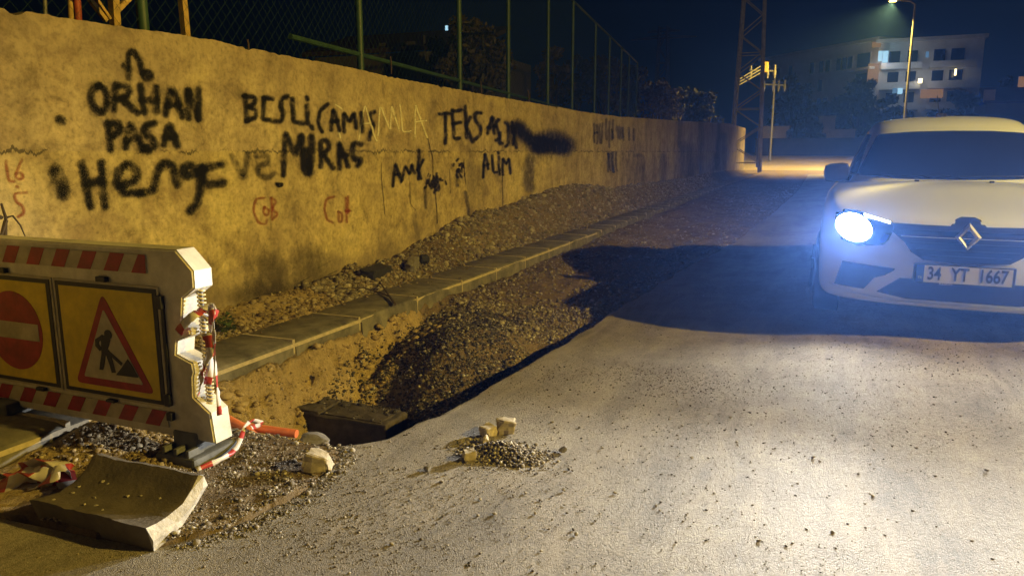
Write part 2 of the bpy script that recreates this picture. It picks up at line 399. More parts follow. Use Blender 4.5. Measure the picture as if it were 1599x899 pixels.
def ground_z(X, Y):
    X = np.asarray(X, float); Y = np.asarray(Y, float)
    e = xe(Y)
    n1 = fbm(X * 3, Y * 3, 5, 11); n2 = fbm(X * 14, Y * 14, 4, 23)
    # strip between kerb and asphalt
    D = np.interp(Y, [2.55, 2.62, 2.74, 3.45, 3.6, 4.1, 4.6, 5.1, 5.6, 6.2], [0, -.06, -.66, -.66, -.50, -.36, -.245, -.15, -.07, -.03])
    hump = .23 * np.exp(-((X + 2.35) / .35) ** 2 - ((Y - 4.75) / .45) ** 2)
    D = np.where(Y > 3.4, D + hump + n1 * .07, D)
    D = D - .17 * sstep(.50, .04, e - X) * sstep(2.7, 3.2, Y) * sstep(5.9, 4.9, Y) - .40 * np.exp(-((X + 2.64) / .17) ** 2 - ((Y - 4.08) / .15) ** 2)
    bank = .01 - (X + 3.03) * 2.3 + n2 * .17 + n1 * .09
    bank = np.where(X > -3.03, np.minimum(bank, .012), .01)
    tr = np.maximum(D, np.minimum(bank, .012)) + n2 * .022
    far = sstep(5.5, 6.5, Y)
    ridge = .055 * np.abs(fbm(X * 2.2, Y * .55, 4, 31)) + .035 * n1 + n2 * .025
    strip = tr * (1 - far) + far * (-.035 + ridge + .07 * sstep(9, 14, Y) * np.exp(-((X + 2.7) / .35) ** 2))
    # near dirt
    near = .012 + .028 * n1 + n2 * .012 + .055 * np.exp(-((X + 2.25) / .35) ** 2 - ((Y - 1.98) / .17) ** 2) + .05 * np.exp(-((X + 2.9) / .4) ** 2 - ((Y - 2.25) / .3) ** 2)
    near = np.maximum(near, -.01)
    k = sstep(2.56, 2.66, Y + .05 * n1)
    strip = near * (1 - k) + strip * k
    # verge under the wall
    hw = np.interp(Y, HW_Y, HW_Z)
    verge = .085 + (hw - .085) * sstep(-3.46, -3.93, X) + n1 * .05 * (hw > .2) + n2 * .035 + n1 * .02
    z = np.where(X < -3.47, verge, np.where(X < -3.06, -.12, strip))
    kover = sstep(22, 34, Y)          # rubble spilling over the kerb further on
    z = np.where((X >= -3.47) & (X < -3.06), -.12 + kover * (.215 + n2 * .03 + n1 * .03), z)
    z = np.where(X > e + .02, -.13, z)
    z = np.where(X > 8.2, .08, z)
    z = np.where(X < -4.15, .15, z)
    z = np.where((Y > 46) & (X > -60), -.02 + .02 * n1, z)
    z = np.where(Y > 55.9, np.clip((Y - 56) / 28 * .87, 0, .87) - .05, z)
    z = np.where((Y < 1.5) & (X > -3.06), -.13, z)
    return z

def gap_axis(dense, coarse_lo, coarse_hi): return np.unique(np.concatenate([coarse_lo, dense, coarse_hi]))
gx = gap_axis(np.arange(-4.2, -.2, .03), np.array([-600, -300, -150, -80, -40, -20, -10, -7, -5, -4.4]), np.array([0, .5, 1, 2, 4, 6, 8, 8.19, 8.21, 9, 12, 20, 40, 80, 150, 300, 600]))
gy = np.unique(np.concatenate([[-120, -60, -30, -10, -4, -1, .5, 1.0], np.arange(1.3, 6.6, .03), np.arange(6.6, 16, .06), np.arange(16, 46, .25), [46.2, 50, 55.9, 60, 65, 75, 84, 90, 110, 140, 200, 300, 450, 700]]))
GX, GY = np.meshgrid(gx, gy); GZ = ground_z(GX, GY)
nx, ny = len(gx), len(gy)
ii = (np.arange(ny - 1)[:, None] * nx + np.arange(nx - 1)[None, :]).ravel()
tag(np_mesh('ground', np.stack([GX.ravel(), GY.ravel(), GZ.ravel()], 1), np.stack([ii, ii + 1, ii + nx + 1, ii + nx], 1), M_SOIL, True), kind='structure')

# road sheet with a broken edge
ys = np.unique(np.concatenate([[-60, -30, -10, -3, 0, 1.0, 1.4], np.arange(1.5, 12, .025), np.arange(12, 46.01, .2)]))
ts = np.concatenate([[0, .012, .03, .06], np.arange(.1, 4.2, .1), [4.6, 5.2, 6, 7, 8.2, 9.4]])
e = xe(ys); RX = np.minimum(e[:, None] + ts[None, :], 8.2); RX[:, -1] = 8.2
RY = np.repeat(ys[:, None], len(ts), 1)
RZ = road_z(RX, RY) + .006 * fbm(RX * 1.3, RY * 1.3, 4, 41); RZ[:, 0] -= .012 + .01 * vnoise(ys * 9, ys * 0, 3)
V = [np.stack([RX.ravel(), RY.ravel(), RZ.ravel()], 1)]; nt = len(ts)
ii = (np.arange(len(ys) - 1)[:, None] * nt + np.arange(nt - 1)[None, :]).ravel()
Fq = [np.stack([ii, ii + 1, ii + nt + 1, ii + nt], 1)]
sk = np.stack([e + .012 * vnoise(ys * 30, ys * 0, 9) - .005, ys, np.full(len(ys), -.15)], 1)   # skirt of the cut edge
o0 = len(V[0]); V.append(sk); a = np.arange(len(ys) - 1)
Fq.append(np.stack([a * nt, (a + 1) * nt, o0 + a + 1, o0 + a], 1))
tag(np_mesh('road', np.concatenate(V), np.concatenate(Fq), M_ROAD, True), kind='structure')

mb = MB(); mb.add([(-90, 56, .01), (90, 56, .01), (90, 84, .88), (-90, 84, .88)], [(0, 1, 2, 3)])
tag(mb.build('cross_road', M_ROADFAR), kind='structure')
mb = MB(); mb.box((10.7, 10, .06), (5, 130, .14)); tag(mb.build('pavement', M_KERB), kind='structure')

# kerb
kb = MB(); y = .6; rk = random.Random(3); bnd = [3.78, 4.53, 5.38, 6.25]
edges = [y]
while edges[-1] + .8 < 3.4: edges.append(edges[-1] + .795)
edges += bnd
while edges[-1] < 36: edges.append(edges[-1] + .84)
for i in range(len(edges) - 1):
    a, b2 = edges[i] + .012, edges[i + 1] - .012
    dx = rk.uniform(-.008, .008); dz = rk.uniform(-.006, .006)
    if 11 < a: dz -= .012
    sec = [(-3.475, -.3), (-3.475, .095), (-3.46, .104), (-3.10, .100), (-3.065, .088), (-3.050, .06), (-3.045, -.3)]
    nseg = 6; vs = []; fs = []
    for j in range(nseg + 1):
        yy = a + (b2 - a) * j / nseg
        for (x, z) in sec: vs.append((x + dx + .004 * mnoise.noise((x * 9, yy * 6, z * 5)), yy, z + dz + .004 * mnoise.noise((yy * 7, x * 6, 2.2)) - (.006 if j in (0, nseg) and z > 0 else 0)))
    k = len(sec)
    for j in range(nseg):
        for q in range(k - 1): fs.append((j * k + q, j * k + q + 1, (j + 1) * k + q + 1, (j + 1) * k + q))
    fs += [tuple(range(k)), tuple(nseg * k + q for q in range(k))[::-1]]
    kb.add(vs, fs, 0)
    kb.box((-3.262 + dx, edges[i + 1], -.050 + dz), (.416, .024, .30), None, 1)
kb.add([(-3.054, edges[0], .079), (-3.047, edges[0], .058), (-3.047, 11, .058), (-3.054, 11, .079)], [(0, 1, 2, 3)], 1)
tag(kb.build('kerb', [M_KERB, M_MORTAR], smooth=True), kind='structure')

# ------------------------------------------------------------------ wall with graffiti
def wall_x(Y, Z): return -4.0 + .009 * mnoise.noise((Y * .9, Z * 1.1, 4.2)) + .005 * mnoise.noise((Y * 2.7, Z * 2.7, 1.7))
def wall_top(Y):
    base = float(np.interp(Y, [-6, 2.75, 4, 9, 13, 16, 18, 26, 38, 46.5], [2.03, 2.04, 2.07, 2.02, 2.02, 2.04, 2.10, 2.30, 2.64, 2.66]))
    return base + .016 * mnoise.noise((Y * .8, 3, 0)) + .010 * mnoise.noise((Y * 4.3, 1, 0)) + .009 * mnoise.noise((Y * 17, 4, 0)) - (.03 * max(0, mnoise.noise((Y * 5.1, 9, 0)) - .28) / .3)
wys = list(np.arange(-6, 14, .03)) + list(np.arange(14, 46.6, .15)); nz = 44
vs = []; fs = []
for Y in wys:
    tp = wall_top(Y)
    for j in range(nz + 1):
        z = -.3 + (tp + .3) * j / nz; vs.append((wall_x(Y, z) - (.012 if j == nz else 0), Y, z))
    for q in range(4): vs.append((-4.0 - .05 * (q + 1) - .003, Y, tp + .008 * mnoise.noise((Y * 9, q * 2.2, 5))))
    vs.append((-4.21, Y, -.3))
k = nz + 6
for i in range(len(wys) - 1):
    for j in range(k - 1): fs.append((i * k + j, i * k + j + 1, (i + 1) * k + j + 1, (i + 1) * k + j))
fs += [tuple(range(k)), tuple((len(wys) - 1) * k + j for j in range(k))]
wb = MB(); wb.add(vs, fs)
WALL = wb.build('wall', M_WALL, smooth=True)
tag(WALL, 'long rendered concrete wall covered in black graffiti along the dug up roadside', 'wall')

STROKE = [0]
def graffiti(name, strokes, width, mat, frame, label=None):
    ox, oy, sc = frame; V = []; Fc = []; E = []; passes = []
    for st in strokes:
        pts = st[0] if isinstance(st, tuple) and hasattr(st[0][0], '__len__') and not isinstance(st[1], tuple) else st
        w = st[1] if pts is not st else width
        px = [(ox + p[0] / sc, oy + p[1] / sc) for p in pts]; hw = w / sc / 2 * (1.5 if w / sc > 2.6 else 1.3)
        # smooth and resample
        P = []
        for a, b2 in zip(px[:-1], px[1:]):
            L = math.hypot(b2[0] - a[0], b2[1] - a[1]); n = max(1, int(L / 2.5))
            for q in range(n): P.append((a[0] + (b2[0] - a[0]) * q / n, a[1] + (b2[1] - a[1]) * q / n))
        P.append(px[-1]); P = np.array(P)
        if len(px) > 2:
            for _ in range(3):
                Q = P.copy(); Q[1:-1] = (P[:-2] + 2 * P[1:-1] + P[2:]) / 4; P = Q
        passes.append((P, hw, 0.0))
        if mat is M_BLACKSPRAY and w / sc > 3.2: passes.append((P + RNG.normal(0, hw * .12, 2), hw * 1.75, .66))
    for P, hw, ec in passes:
        P = P + np.stack([vnoise(np.arange(len(P)) * .35, np.full(len(P), STROKE[0] * 1.7), 3), vnoise(np.arange(len(P)) * .35, np.full(len(P), STROKE[0] * 1.7), 8)], 1) * min(1.2, hw * .5)
        STROKE[0] += 1; off = .0035 + (STROKE[0] % 14) * .00035
        T = np.gradient(P, axis=0) if len(P) > 1 else np.array([[1., 0.]]); T /= np.linalg.norm(T, axis=1)[:, None] + 1e-9
        Nn = np.stack([-T[:, 1], T[:, 0]], 1); o = len(V)
        def put(q, ed):
            w3 = at_x(q[0], q[1], -4.0); V.append((wall_x(w3.y, w3.z) + off, w3.y, w3.z)); E.append(ed)
        for p, n_ in zip(P, Nn):
            h = hw * (1 + .25 * float(vnoise(p[0] * .13, p[1] * .13, 77)))
            put(p + n_ * h, 1); put(p, ec); put(p - n_ * h, 1)
        for i in range(len(P) - 1):
            b0 = o + i * 3; Fc += [(b0, b0 + 1, b0 + 4, b0 + 3), (b0 + 1, b0 + 2, b0 + 5, b0 + 4)]
        for end, sg in ((0, -1), (len(P) - 1, 1)):
            c0 = o + end * 3 + 1; last = o + end * 3
            for a in np.linspace(0, math.pi, 6)[1:-1]:
                q = P[end] + Nn[end] * hw * math.cos(a) + T[end] * sg * hw * math.sin(a)
                put(q, 1); Fc.append((c0, last, len(V) - 1)); last = len(V) - 1
            Fc.append((c0, last, o + end * 3 + 2))
    me = bpy.data.meshes.new(name); me.from_pydata(V, [], Fc); me.materials.append(mat)
    at = me.attributes.new('edge', 'FLOAT', 'POINT'); at.data.foreach_set('value', E)
    ob = bpy.data.objects.new(name, me); COL.objects.link(ob); ob.parent = WALL
    if label: ob['label'] = label
    return ob
FA = (100, 60, 3.1); FB = (360, 130, 3.91); FC = (560, 150, 4.494); FD = (880, 150, 4.994); FE = (0, 200, 4.73); FP = (0, 0, 1)
graffiti('graffiti_symbol', [[(312, 190), (312, 75), (325, 55), (345, 72), (370, 130), (385, 190), (402, 203), (425, 190), (405, 160), (380, 172)], [(290, 135), (312, 150)]], 27, M_BLACKSPRAY, FA, 'black sprayed arch shaped symbol')
graffiti('graffiti_word', [[(165, 230), (132, 248), (122, 290), (140, 335), (180, 365), (205, 330), (207, 275), (188, 238), (165, 230)], [(240, 345), (245, 228)], [(245, 230), (298, 228), (320, 255), (292, 288), (252, 295)], [(278, 295), (350, 360)], [(365, 230), (385, 360)], [(375, 300), (445, 300)], [(445, 238), (445, 355)], [(490, 370), (515, 242), (540, 275), (570, 378)], [(500, 325), (555, 325)], [(600, 385), (597, 255)], [(597, 255), (650, 388)], [(650, 388), (652, 248)]], 31, M_BLACKSPRAY, FA, 'black sprayed word ORHAN')
graffiti('graffiti_word', [[(222, 538), (210, 415)], [(208, 415), (262, 412), (278, 445), (225, 482)], [(295, 528), (320, 408), (378, 535)], [(305, 490), (358, 482)], [(432, 410), (385, 425), (385, 460), (430, 490), (438, 522), (385, 530)], [(395, 530), (407, 545)], [(480, 515), (507, 415), (547, 518)], [(490, 480), (533, 475)]], 32, M_BLACKSPRAY, FA, 'black sprayed word PASA')
graffiti('graffiti_word', [[(85, 608), (125, 812)], [(175, 602), (195, 812)], [(100, 705), (182, 690)], [(268, 715), (345, 685), (352, 640), (300, 608), (258, 645), (248, 700), (290, 748), (362, 748)], [(362, 748), (432, 735), (445, 650), (480, 600), (522, 610), (545, 705)], [(640, 645), (602, 605), (572, 630), (580, 668), (640, 652)], [(660, 625), (658, 740), (640, 800), (610, 835)], [(670, 632), (755, 612)], [(672, 635), (662, 672), (700, 712), (765, 700)]], 37, M_BLACKSPRAY, FA, 'large smeared black sprayed word Henge')
graffiti('graffiti_word', [[(8, 445), (72, 585), (100, 432)], [(150, 445), (215, 438), (228, 480), (152, 520), (165, 560), (220, 580), (258, 548)]], 36, M_FAINT, FB, 'black sprayed letters V2')
graffiti('graffiti_mark', [([(85, 268), (92, 285), (97, 302)], 20), ([(92, 187), (96, 190)], 12)], 16, M_BLACKSPRAY, FP)
graffiti('graffiti_word', [[(85, 80), (95, 232)], [(82, 80), (143, 85), (152, 120), (105, 145)], [(105, 145), (155, 165), (152, 210), (95, 230)], [(255, 95), (200, 90)], [(200, 90), (190, 222), (242, 225)], [(348, 82), (305, 98), (305, 150), (322, 180), (310, 235), (262, 235)], [(375, 95), (380, 235), (440, 245)], [(465, 135), (465, 245)], [(463, 90), (466, 102)], [(488, 262), (498, 276)]], 27, M_BLACKSPRAY, FB, 'black sprayed word BESLI')
graffiti('graffiti_word', [[(592, 128), (545, 170), (530, 240), (557, 297)], [(610, 285), (625, 155), (660, 288)], [(615, 235), (652, 230)], [(690, 297), (685, 175), (720, 242), (750, 175), (765, 272)], [(795, 180), (800, 297)], [(877, 175), (840, 187), (850, 230), (872, 250), (855, 300)], [(850, 305), (843, 345)]], 22, M_BLACKSPRAY, FB, 'black sprayed word CAMIS')
graffiti('graffiti_word', [[(640, 130), (680, 160)], [(655, 290), (665, 332)], [(778, 352), (815, 133), (850, 250), (887, 352)], [(800, 250), (850, 245)], [(895, 322), (910, 138), (970, 290), (977, 138), (1022, 282)], [(1030, 130), (1045, 300), (1097, 295)], [(1120, 327), (1125, 128), (1195, 332)], [(1120, 237), (1192, 227)]], 12, M_WHITE_CHALK, FB, 'thin white painted letters over the black word')
graffiti('graffiti_word', [[(315, 560), (330, 298), (390, 442), (430, 308), (440, 522)], ([(492, 330), (490, 430), (475, 545)], 44), ([(455, 420), (462, 540)], 52), [(545, 507), (545, 350), (592, 350), (602, 398), (555, 430), (622, 517)], [(660, 517), (655, 358), (712, 507)], [(660, 450), (702, 440)], [(792, 375), (745, 362), (735, 420), (745, 470), (797, 460), (772, 502)]], 30, M_BLACKSPRAY, FB, 'black sprayed word MIRAC')
graffiti('graffiti_word', [[(988, 627), (1000, 488), (1037, 602)], [(1000, 560), (1032, 555)], [(1045, 592), (1060, 498), (1090, 562), (1105, 488), (1117, 547)], ([(1146, 410), (1145, 587)], 20), [(1172, 470), (1140, 530)], [(1140, 530), (1163, 582)]], 17, M_BLACKSPRAY, FB, 'small black sprayed letters AMK')
graffiti('graffiti_word', [[(197, 700), (150, 705), (130, 770), (160, 850), (205, 862), (217, 835)], [(200, 755), (190, 790), (215, 812), (232, 770), (200, 755)], [(240, 700), (245, 832)], [(240, 698), (277, 720), (245, 765), (287, 800), (250, 832)]], 15, M_RED_CHALK, FB, 'red painted word COB at left')
graffiti('graffiti_word', [[(627, 690), (580, 710), (570, 770), (590, 840), (622, 852)], [(655, 785), (655, 850), (680, 850), (680, 790), (655, 785)], [(700, 700), (710, 850)], [(715, 690), (717, 792)], [(700, 780), (730, 780)]], 15, M_RED_CHALK, FB, 'fainter red painted word Cob at right')
graffiti('graffiti_mark', [[(275, 612), (308, 614)], [(278, 620), (288, 638), (305, 625)]], 14, M_BLACKSPRAY, FB)
graffiti('graffiti_word', [[(562, 125), (637, 123)], [(605, 125), (608, 332)], [(655, 100), (670, 302), (707, 295)], [(660, 107), (722, 100)], [(665, 195), (717, 185)], [(745, 73), (757, 292)], [(782, 150), (750, 207), (797, 322)], [(857, 120), (815, 113), (815, 175), (857, 220), (850, 270), (818, 302)], [(900, 262), (935, 138), (947, 262)], [(905, 222), (952, 212)], [(977, 165), (955, 190), (975, 240), (992, 300), (958, 312)], [(990, 262), (983, 342), (1007, 332)], [(1030, 188), (1050, 202), (1050, 347), (1028, 352)], [(1075, 188), (1085, 342)], [(1102, 200), (1085, 262), (1102, 362)]], 23, M_BLACKSPRAY, FC, 'black sprayed letters TEKS followed by smaller letters')
graffiti('graffiti_smear', [([(1110, 215), (1145, 262), (1185, 292), (1235, 335), (1295, 345)], 92), ([(1130, 240), (1220, 320), (1250, 345)], 60), ([(1310, 320), (1390, 320), (1440, 350)], 135), ([(1250, 345), (1420, 360)], 90)], 80, M_BLACKSPRAY, FC, 'black overspray blotting out letters')
graffiti('graffiti_word', [[(870, 572), (880, 393), (907, 512)], [(875, 490), (907, 480)], [(930, 420), (940, 542), (967, 535)], [(980, 425), (985, 552)], [(978, 395), (980, 403)], [(1010, 552), (1010, 428), (1035, 490), (1052, 428), (1064, 542)]], 17, M_BLACKSPRAY, FC, 'black sprayed word ALIM')
graffiti('graffiti_drip', [([(465, 650), (470, 782)], 24), ([(745, 675), (768, 780), (775, 872)], 26), ([(692, 555), (694, 625)], 34), ([(1198, 450), (1190, 560), (1200, 640)], 80)], 24, M_FAINT, FC)
graffiti('wall_crack', [([(480, 300), (515, 430), (520, 600), (535, 690), (547, 890)], 6), ([(155, 465), (155, 560), (170, 700), (180, 830)], 4), ([(1005, 560), (1010, 820)], 5), ([(635, 520), (640, 680)], 4), ([(735, 440), (740, 540), (750, 620)], 5), ([(355, 600), (360, 760), (395, 800)], 4), ([(885, 780), (890, 860)], 6)], 5, M_CRACK, FC)
rs = random.Random(11)
graffiti('wall_flake', [([(x, y), (x + rs.uniform(-12, 12), y + rs.uniform(5, 22))], rs.uniform(9, 22)) for x, y in [(rs.gauss(520, 26), rs.gauss(600, 42)) for _ in range(40)] + [(rs.gauss(700, 18), rs.gauss(500, 25)) for _ in range(18)]], 10, M_CRACK, FC)
graffiti('graffiti_word', [[(235, 215), (240, 362)], [(260, 230), (262, 372)], [(240, 290), (260, 285)], [(277, 220), (282, 367)], [(300, 215), (298, 367)], [(330, 180), (332, 342)], [(357, 200), (350, 402)], [(386, 190), (375, 342)], [(372, 260), (385, 330)], ([(430, 250), (435, 322)], 40), [(505, 250), (507, 342)], [(545, 260), (547, 342)], [(462, 250), (465, 345)]], 17, M_FAINT, FD, 'faded black sprayed word far along the wall')
graffiti('graffiti_word', [[(345, 592), (345, 430), (367, 582)], [(380, 440), (387, 592)], [(367, 450), (387, 590)], [(407, 440), (400, 500), (417, 582)]], 17, M_FAINT, FD, 'faded black sprayed letters ANK')
M_STAIN2 = spray('dark_damp_stain', (.045, .04, .034), .42)
graffiti('damp_stain', [([(770, 470), (772, 650)], 60), ([(960, 420), (975, 625)], 130), ([(905, 200), (900, 380)], 40), ([(1072, 200), (1072, 600)], 45), ([(1212, 200), (1202, 570)], 30), ([(1180, 450), (1175, 570)], 26), ([(560, 465), (620, 460), (622, 670)], 30), ([(1250, 300), (1250, 560)], 40)], 40, M_STAIN2, FD)
M_STAIN = spray('damp_stain', (.06, .048, .03), .5)
graffiti('damp_stain', [([(412, 420), (425, 455)], 60), ([(480, 410), (500, 450)], 55), ([(380, 465), (470, 462)], 40)], 50, M_STAIN, FP)
graffiti('graffiti_number', [[(40, 245), (60, 395), (97, 395)], [(157, 235), (115, 330), (110, 370), (150, 385), (175, 360), (142, 325), (112, 340)], [(118, 430), (127, 437)], [(192, 475), (95, 485), (120, 550), (165, 570), (177, 630), (128, 655)]], 22, M_RED_CHALK, FE, 'red painted number 16.5')
for i, (x, y1, y2) in enumerate([(611, 88, 108), (752, 127, 150), (826, 141, 158), (388, 62, 74)]):
    p0 = at_x(x, y2, -4.08); p1 = at_x(x - 1.5, y1, -4.08); r_ = MB(); r_.tube([(p0.x, p0.y, p0.z - .05), (p0.x, p0.y, (p0.z + p1.z) / 2), p1], .007, 6)
    r_.build('rebar', M_RUST, WALL)

# ------------------------------------------------------------------ rocks
def ico():
    bm = bmesh.new(); bmesh.ops.create_icosphere(bm, subdivisions=1, radius=1)
    v = np.array([q.co[:] for q in bm.verts]); f = np.array([[a.index for a in q.verts] for q in bm.faces]); bm.free(); return v, f
ICO_V, ICO_F = ico()
ROCKS = []
for i in range(14):
    r = np.random.default_rng(100 + i)
    v = ICO_V * (1 + r.uniform(-.34, .30, (len(ICO_V), 1))) * np.array([1.0, r.uniform(.6, .95), r.uniform(.45, .8)])
    ROCKS.append(v)
def scatter(name, XY, Z, size, mat, label, cat, squash=1.0, sink=.25):
    Vs = []; Fs = []; n = len(XY); nv = len(ICO_V)
    ang = RNG.uniform(0, 2 * np.pi, (n, 3)); pick = RNG.integers(0, len(ROCKS), n)
    R3 = np.stack(ROCKS)[pick]                                  # n,nv,3
    ca, sa = np.cos(ang[:, 0]), np.sin(ang[:, 0]); tl = RNG.uniform(-.5, .5, n); ct, st = np.cos(tl), np.sin(tl)
    x, y, z = R3[..., 0], R3[..., 1], R3[..., 2] * squash
    y2 = y * ct[:, None] - z * st[:, None]; z2 = y * st[:, None] + z * ct[:, None]
    x3 = x * ca[:, None] - y2 * sa[:, None]; y3 = x * sa[:, None] + y2 * ca[:, None]
    P = np.stack([x3, y3, z2], -1) * size[:, None, None]
    P[..., 0] += XY[:, 0, None]; P[..., 1] += XY[:, 1, None]; P[..., 2] += (Z + size * (.45 - sink))[:, None]
    Fc = (ICO_F[None] + (np.arange(n) * nv)[:, None, None]).reshape(-1, 3)
    o = np_mesh(name, P.reshape(-1, 3), Fc, mat)
    return tag(o, label, cat, kind='stuff')
def pareto(n, lo, hi, p=2.2):
    u = RNG.uniform(0, 1, n); return lo * (1 - u * (1 - (lo / hi) ** p)) ** (-1 / p)
def strip_pts(n, y0, y1, x0f, x1f, bias=1.0):
    Y = y0 + (y1 - y0) * RNG.uniform(0, 1, n) ** bias; X = x0f(Y) + (x1f(Y) - x0f(Y)) * RNG.uniform(0, 1, n); return np.stack([X, Y], 1)
cst = lambda v: (lambda Y: np.full(np.shape(Y), v))
p = strip_pts(26000, 3.55, 6.0, cst(-2.98), lambda Y: xe(Y) - .02)
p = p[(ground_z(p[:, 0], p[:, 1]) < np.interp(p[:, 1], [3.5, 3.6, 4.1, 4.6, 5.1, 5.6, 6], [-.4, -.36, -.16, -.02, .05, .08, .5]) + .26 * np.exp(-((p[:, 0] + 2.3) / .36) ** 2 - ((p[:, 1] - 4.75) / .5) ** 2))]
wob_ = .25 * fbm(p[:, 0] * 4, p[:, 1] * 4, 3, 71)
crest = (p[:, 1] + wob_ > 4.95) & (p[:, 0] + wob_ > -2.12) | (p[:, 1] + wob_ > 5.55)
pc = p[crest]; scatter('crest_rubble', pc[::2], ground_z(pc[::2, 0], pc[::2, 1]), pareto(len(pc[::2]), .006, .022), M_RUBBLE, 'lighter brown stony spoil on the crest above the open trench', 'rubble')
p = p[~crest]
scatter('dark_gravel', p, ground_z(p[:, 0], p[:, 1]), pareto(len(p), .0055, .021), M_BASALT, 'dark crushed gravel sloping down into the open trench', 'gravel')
p = strip_pts(16000, 5.0, 30, cst(-3.97), cst(-3.44), 1.9)
hwv = np.interp(p[:, 1], HW_Y, HW_Z)
scatter('rubble_heap', p, ground_z(p[:, 0], p[:, 1]), pareto(len(p), .011, .055) * (.8 + .25 * (hwv > .4)), M_RUBBLE, 'brown stony rubble heaped against the foot of the wall', 'rubble')
p = strip_pts(15000, 5.3, 32, cst(-3.02), lambda Y: xe(Y) - .01, 2.0)
keep = RNG.uniform(0, 1, len(p)) < (.25 + .75 * (fbm(p[:, 0] * 2.2, p[:, 1] * .8, 3, 51) > -.05))
p = p[keep]
scatter('loose_rubble', p, ground_z(p[:, 0], p[:, 1]), pareto(len(p), .007, .034), M_RUBBLE, 'loose stony spoil between the kerb and the asphalt edge', 'rubble')
p = strip_pts(2600, 2.9, 12, cst(-3.52), cst(-3.05), 1.2)
p = p[RNG.uniform(0, 1, len(p)) < np.clip(1.1 - (p[:, 0] + 3.50) / .16 + 1.6 * fbm(p[:, 0] * 3, p[:, 1] * 3, 3, 81), .04, 1)]
scatter('spilled_soil', p, np.full(len(p), .098), pareto(len(p), .004, .024, 2.4), M_YELLOWGRAVEL, 'soil crumbs spilled from the verge onto the kerb top', 'soil')
p = strip_pts(2600, 10.5, 34, cst(-3.47), cst(-3.03), 1.5)
p = p[RNG.uniform(0, 1, len(p)) < .35 * sstep(10.5, 18, p[:, 1])]
scatter('kerb_rubble', p, np.maximum(ground_z(p[:, 0], p[:, 1]), .09), pareto(len(p), .009, .035), M_RUBBLE, 'stony rubble spilled over the far kerb stones', 'rubble')
p = strip_pts(4200, 1.62, 2.68, cst(-3.0), lambda Y: xe(Y) + .08)
p = p[(p[:, 0] > -2.45) | (p[:, 1] > 1.95)]
lf = p[:, 0] < -2.35
scatter('ochre_gravel', p[lf], ground_z(p[lf, 0], p[lf, 1]), pareto(lf.sum(), .006, .022), M_YELLOWGRAVEL, 'ochre stony spoil beneath the barrier', 'gravel')
q = strip_pts(7000, 1.68, 2.66, cst(-2.34), lambda Y: xe(Y) + .10)
q = q[RNG.uniform(0, 1, len(q)) < .35 + .65 * (fbm(q[:, 0] * 5, q[:, 1] * 5, 3, 61) > -.12)]
zq = np.maximum(ground_z(q[:, 0], q[:, 1]), np.where(q[:, 0] > xe(q[:, 1]), 0, -.02))
scatter('pale_gravel', q, zq, pareto(len(q), .0026, .019, 2.5), M_PALEGRAVEL, 'pale gravel scattered beside the broken gutter block', 'gravel')
p = strip_pts(3400, 2.9, 6.4, cst(-3.98), cst(-3.47), 1.0)
kk = (RNG.uniform(0, 1, len(p)) < np.where(p[:, 0] > -3.75, 1, .35))
p = p[kk]
scatter('verge_rubble', p, ground_z(p[:, 0], p[:, 1]), pareto(len(p), .008, .036), M_YELLOWGRAVEL, 'stony soil on the verge behind the kerb', 'rubble')
p = strip_pts(2600, 2.75, 5.2, cst(-3.03), cst(-2.68))
scatter('soil_clods', p, ground_z(p[:, 0], p[:, 1]), pareto(len(p), .006, .045, 2.0), M_CLAY, 'clods of yellow soil on the trench bank under the kerb', 'soil', squash=.75, sink=.42)
# grit on the asphalt
P = [strip_pts(16000, 1.2, 8, lambda Y: xe(Y) + .02, cst(2.6), 1.3)]
def patch(cx_, cy_, sx, sy, n): return np.stack([RNG.normal(cx_, sx, n), RNG.normal(cy_, sy, n)], 1)
for (u, v_, sx, sy, n) in [(1045, 600, .26, .17, 1500), (860, 590, .16, .14, 500), (1000, 580, .22, .1, 500), (780, 712, .13, .075, 900), (735, 640, .2, .2, 250), (560, 790, .35, .3, 1600), (420, 840, .25, .2, 1200), (1460, 600, .3, .3, 350), (700, 760, .3, .3, 900)]:
    c = at_z(u, v_); P.append(patch(c.x, c.y, sx, sy, n))
p = np.concatenate(P); p = p[(p[:, 0] > xe(p[:, 1]) + .01) & (p[:, 0] < 8) & (p[:, 1] > 1)]
scatter('road_grit', p, road_z(p[:, 0], p[:, 1]), pareto(len(p), .0018, .0075, 2.7), M_GRIT, 'fine grit and stone chips strewn over the dusty asphalt', 'grit', sink=.15)
c = at_z(785, 708); p = patch(c.x, c.y, .085, .05, 1500)
hz = .05 * np.exp(-(((p[:, 0] - c.x) / .11) ** 2 + ((p[:, 1] - c.y) / .07) ** 2))
scatter('gravel_pile', p, hz * RNG.uniform(.3, 1, len(p)), pareto(len(p), .005, .014), M_PALEGRAVEL, 'little pile of spilled gravel on the lit asphalt', 'gravel')

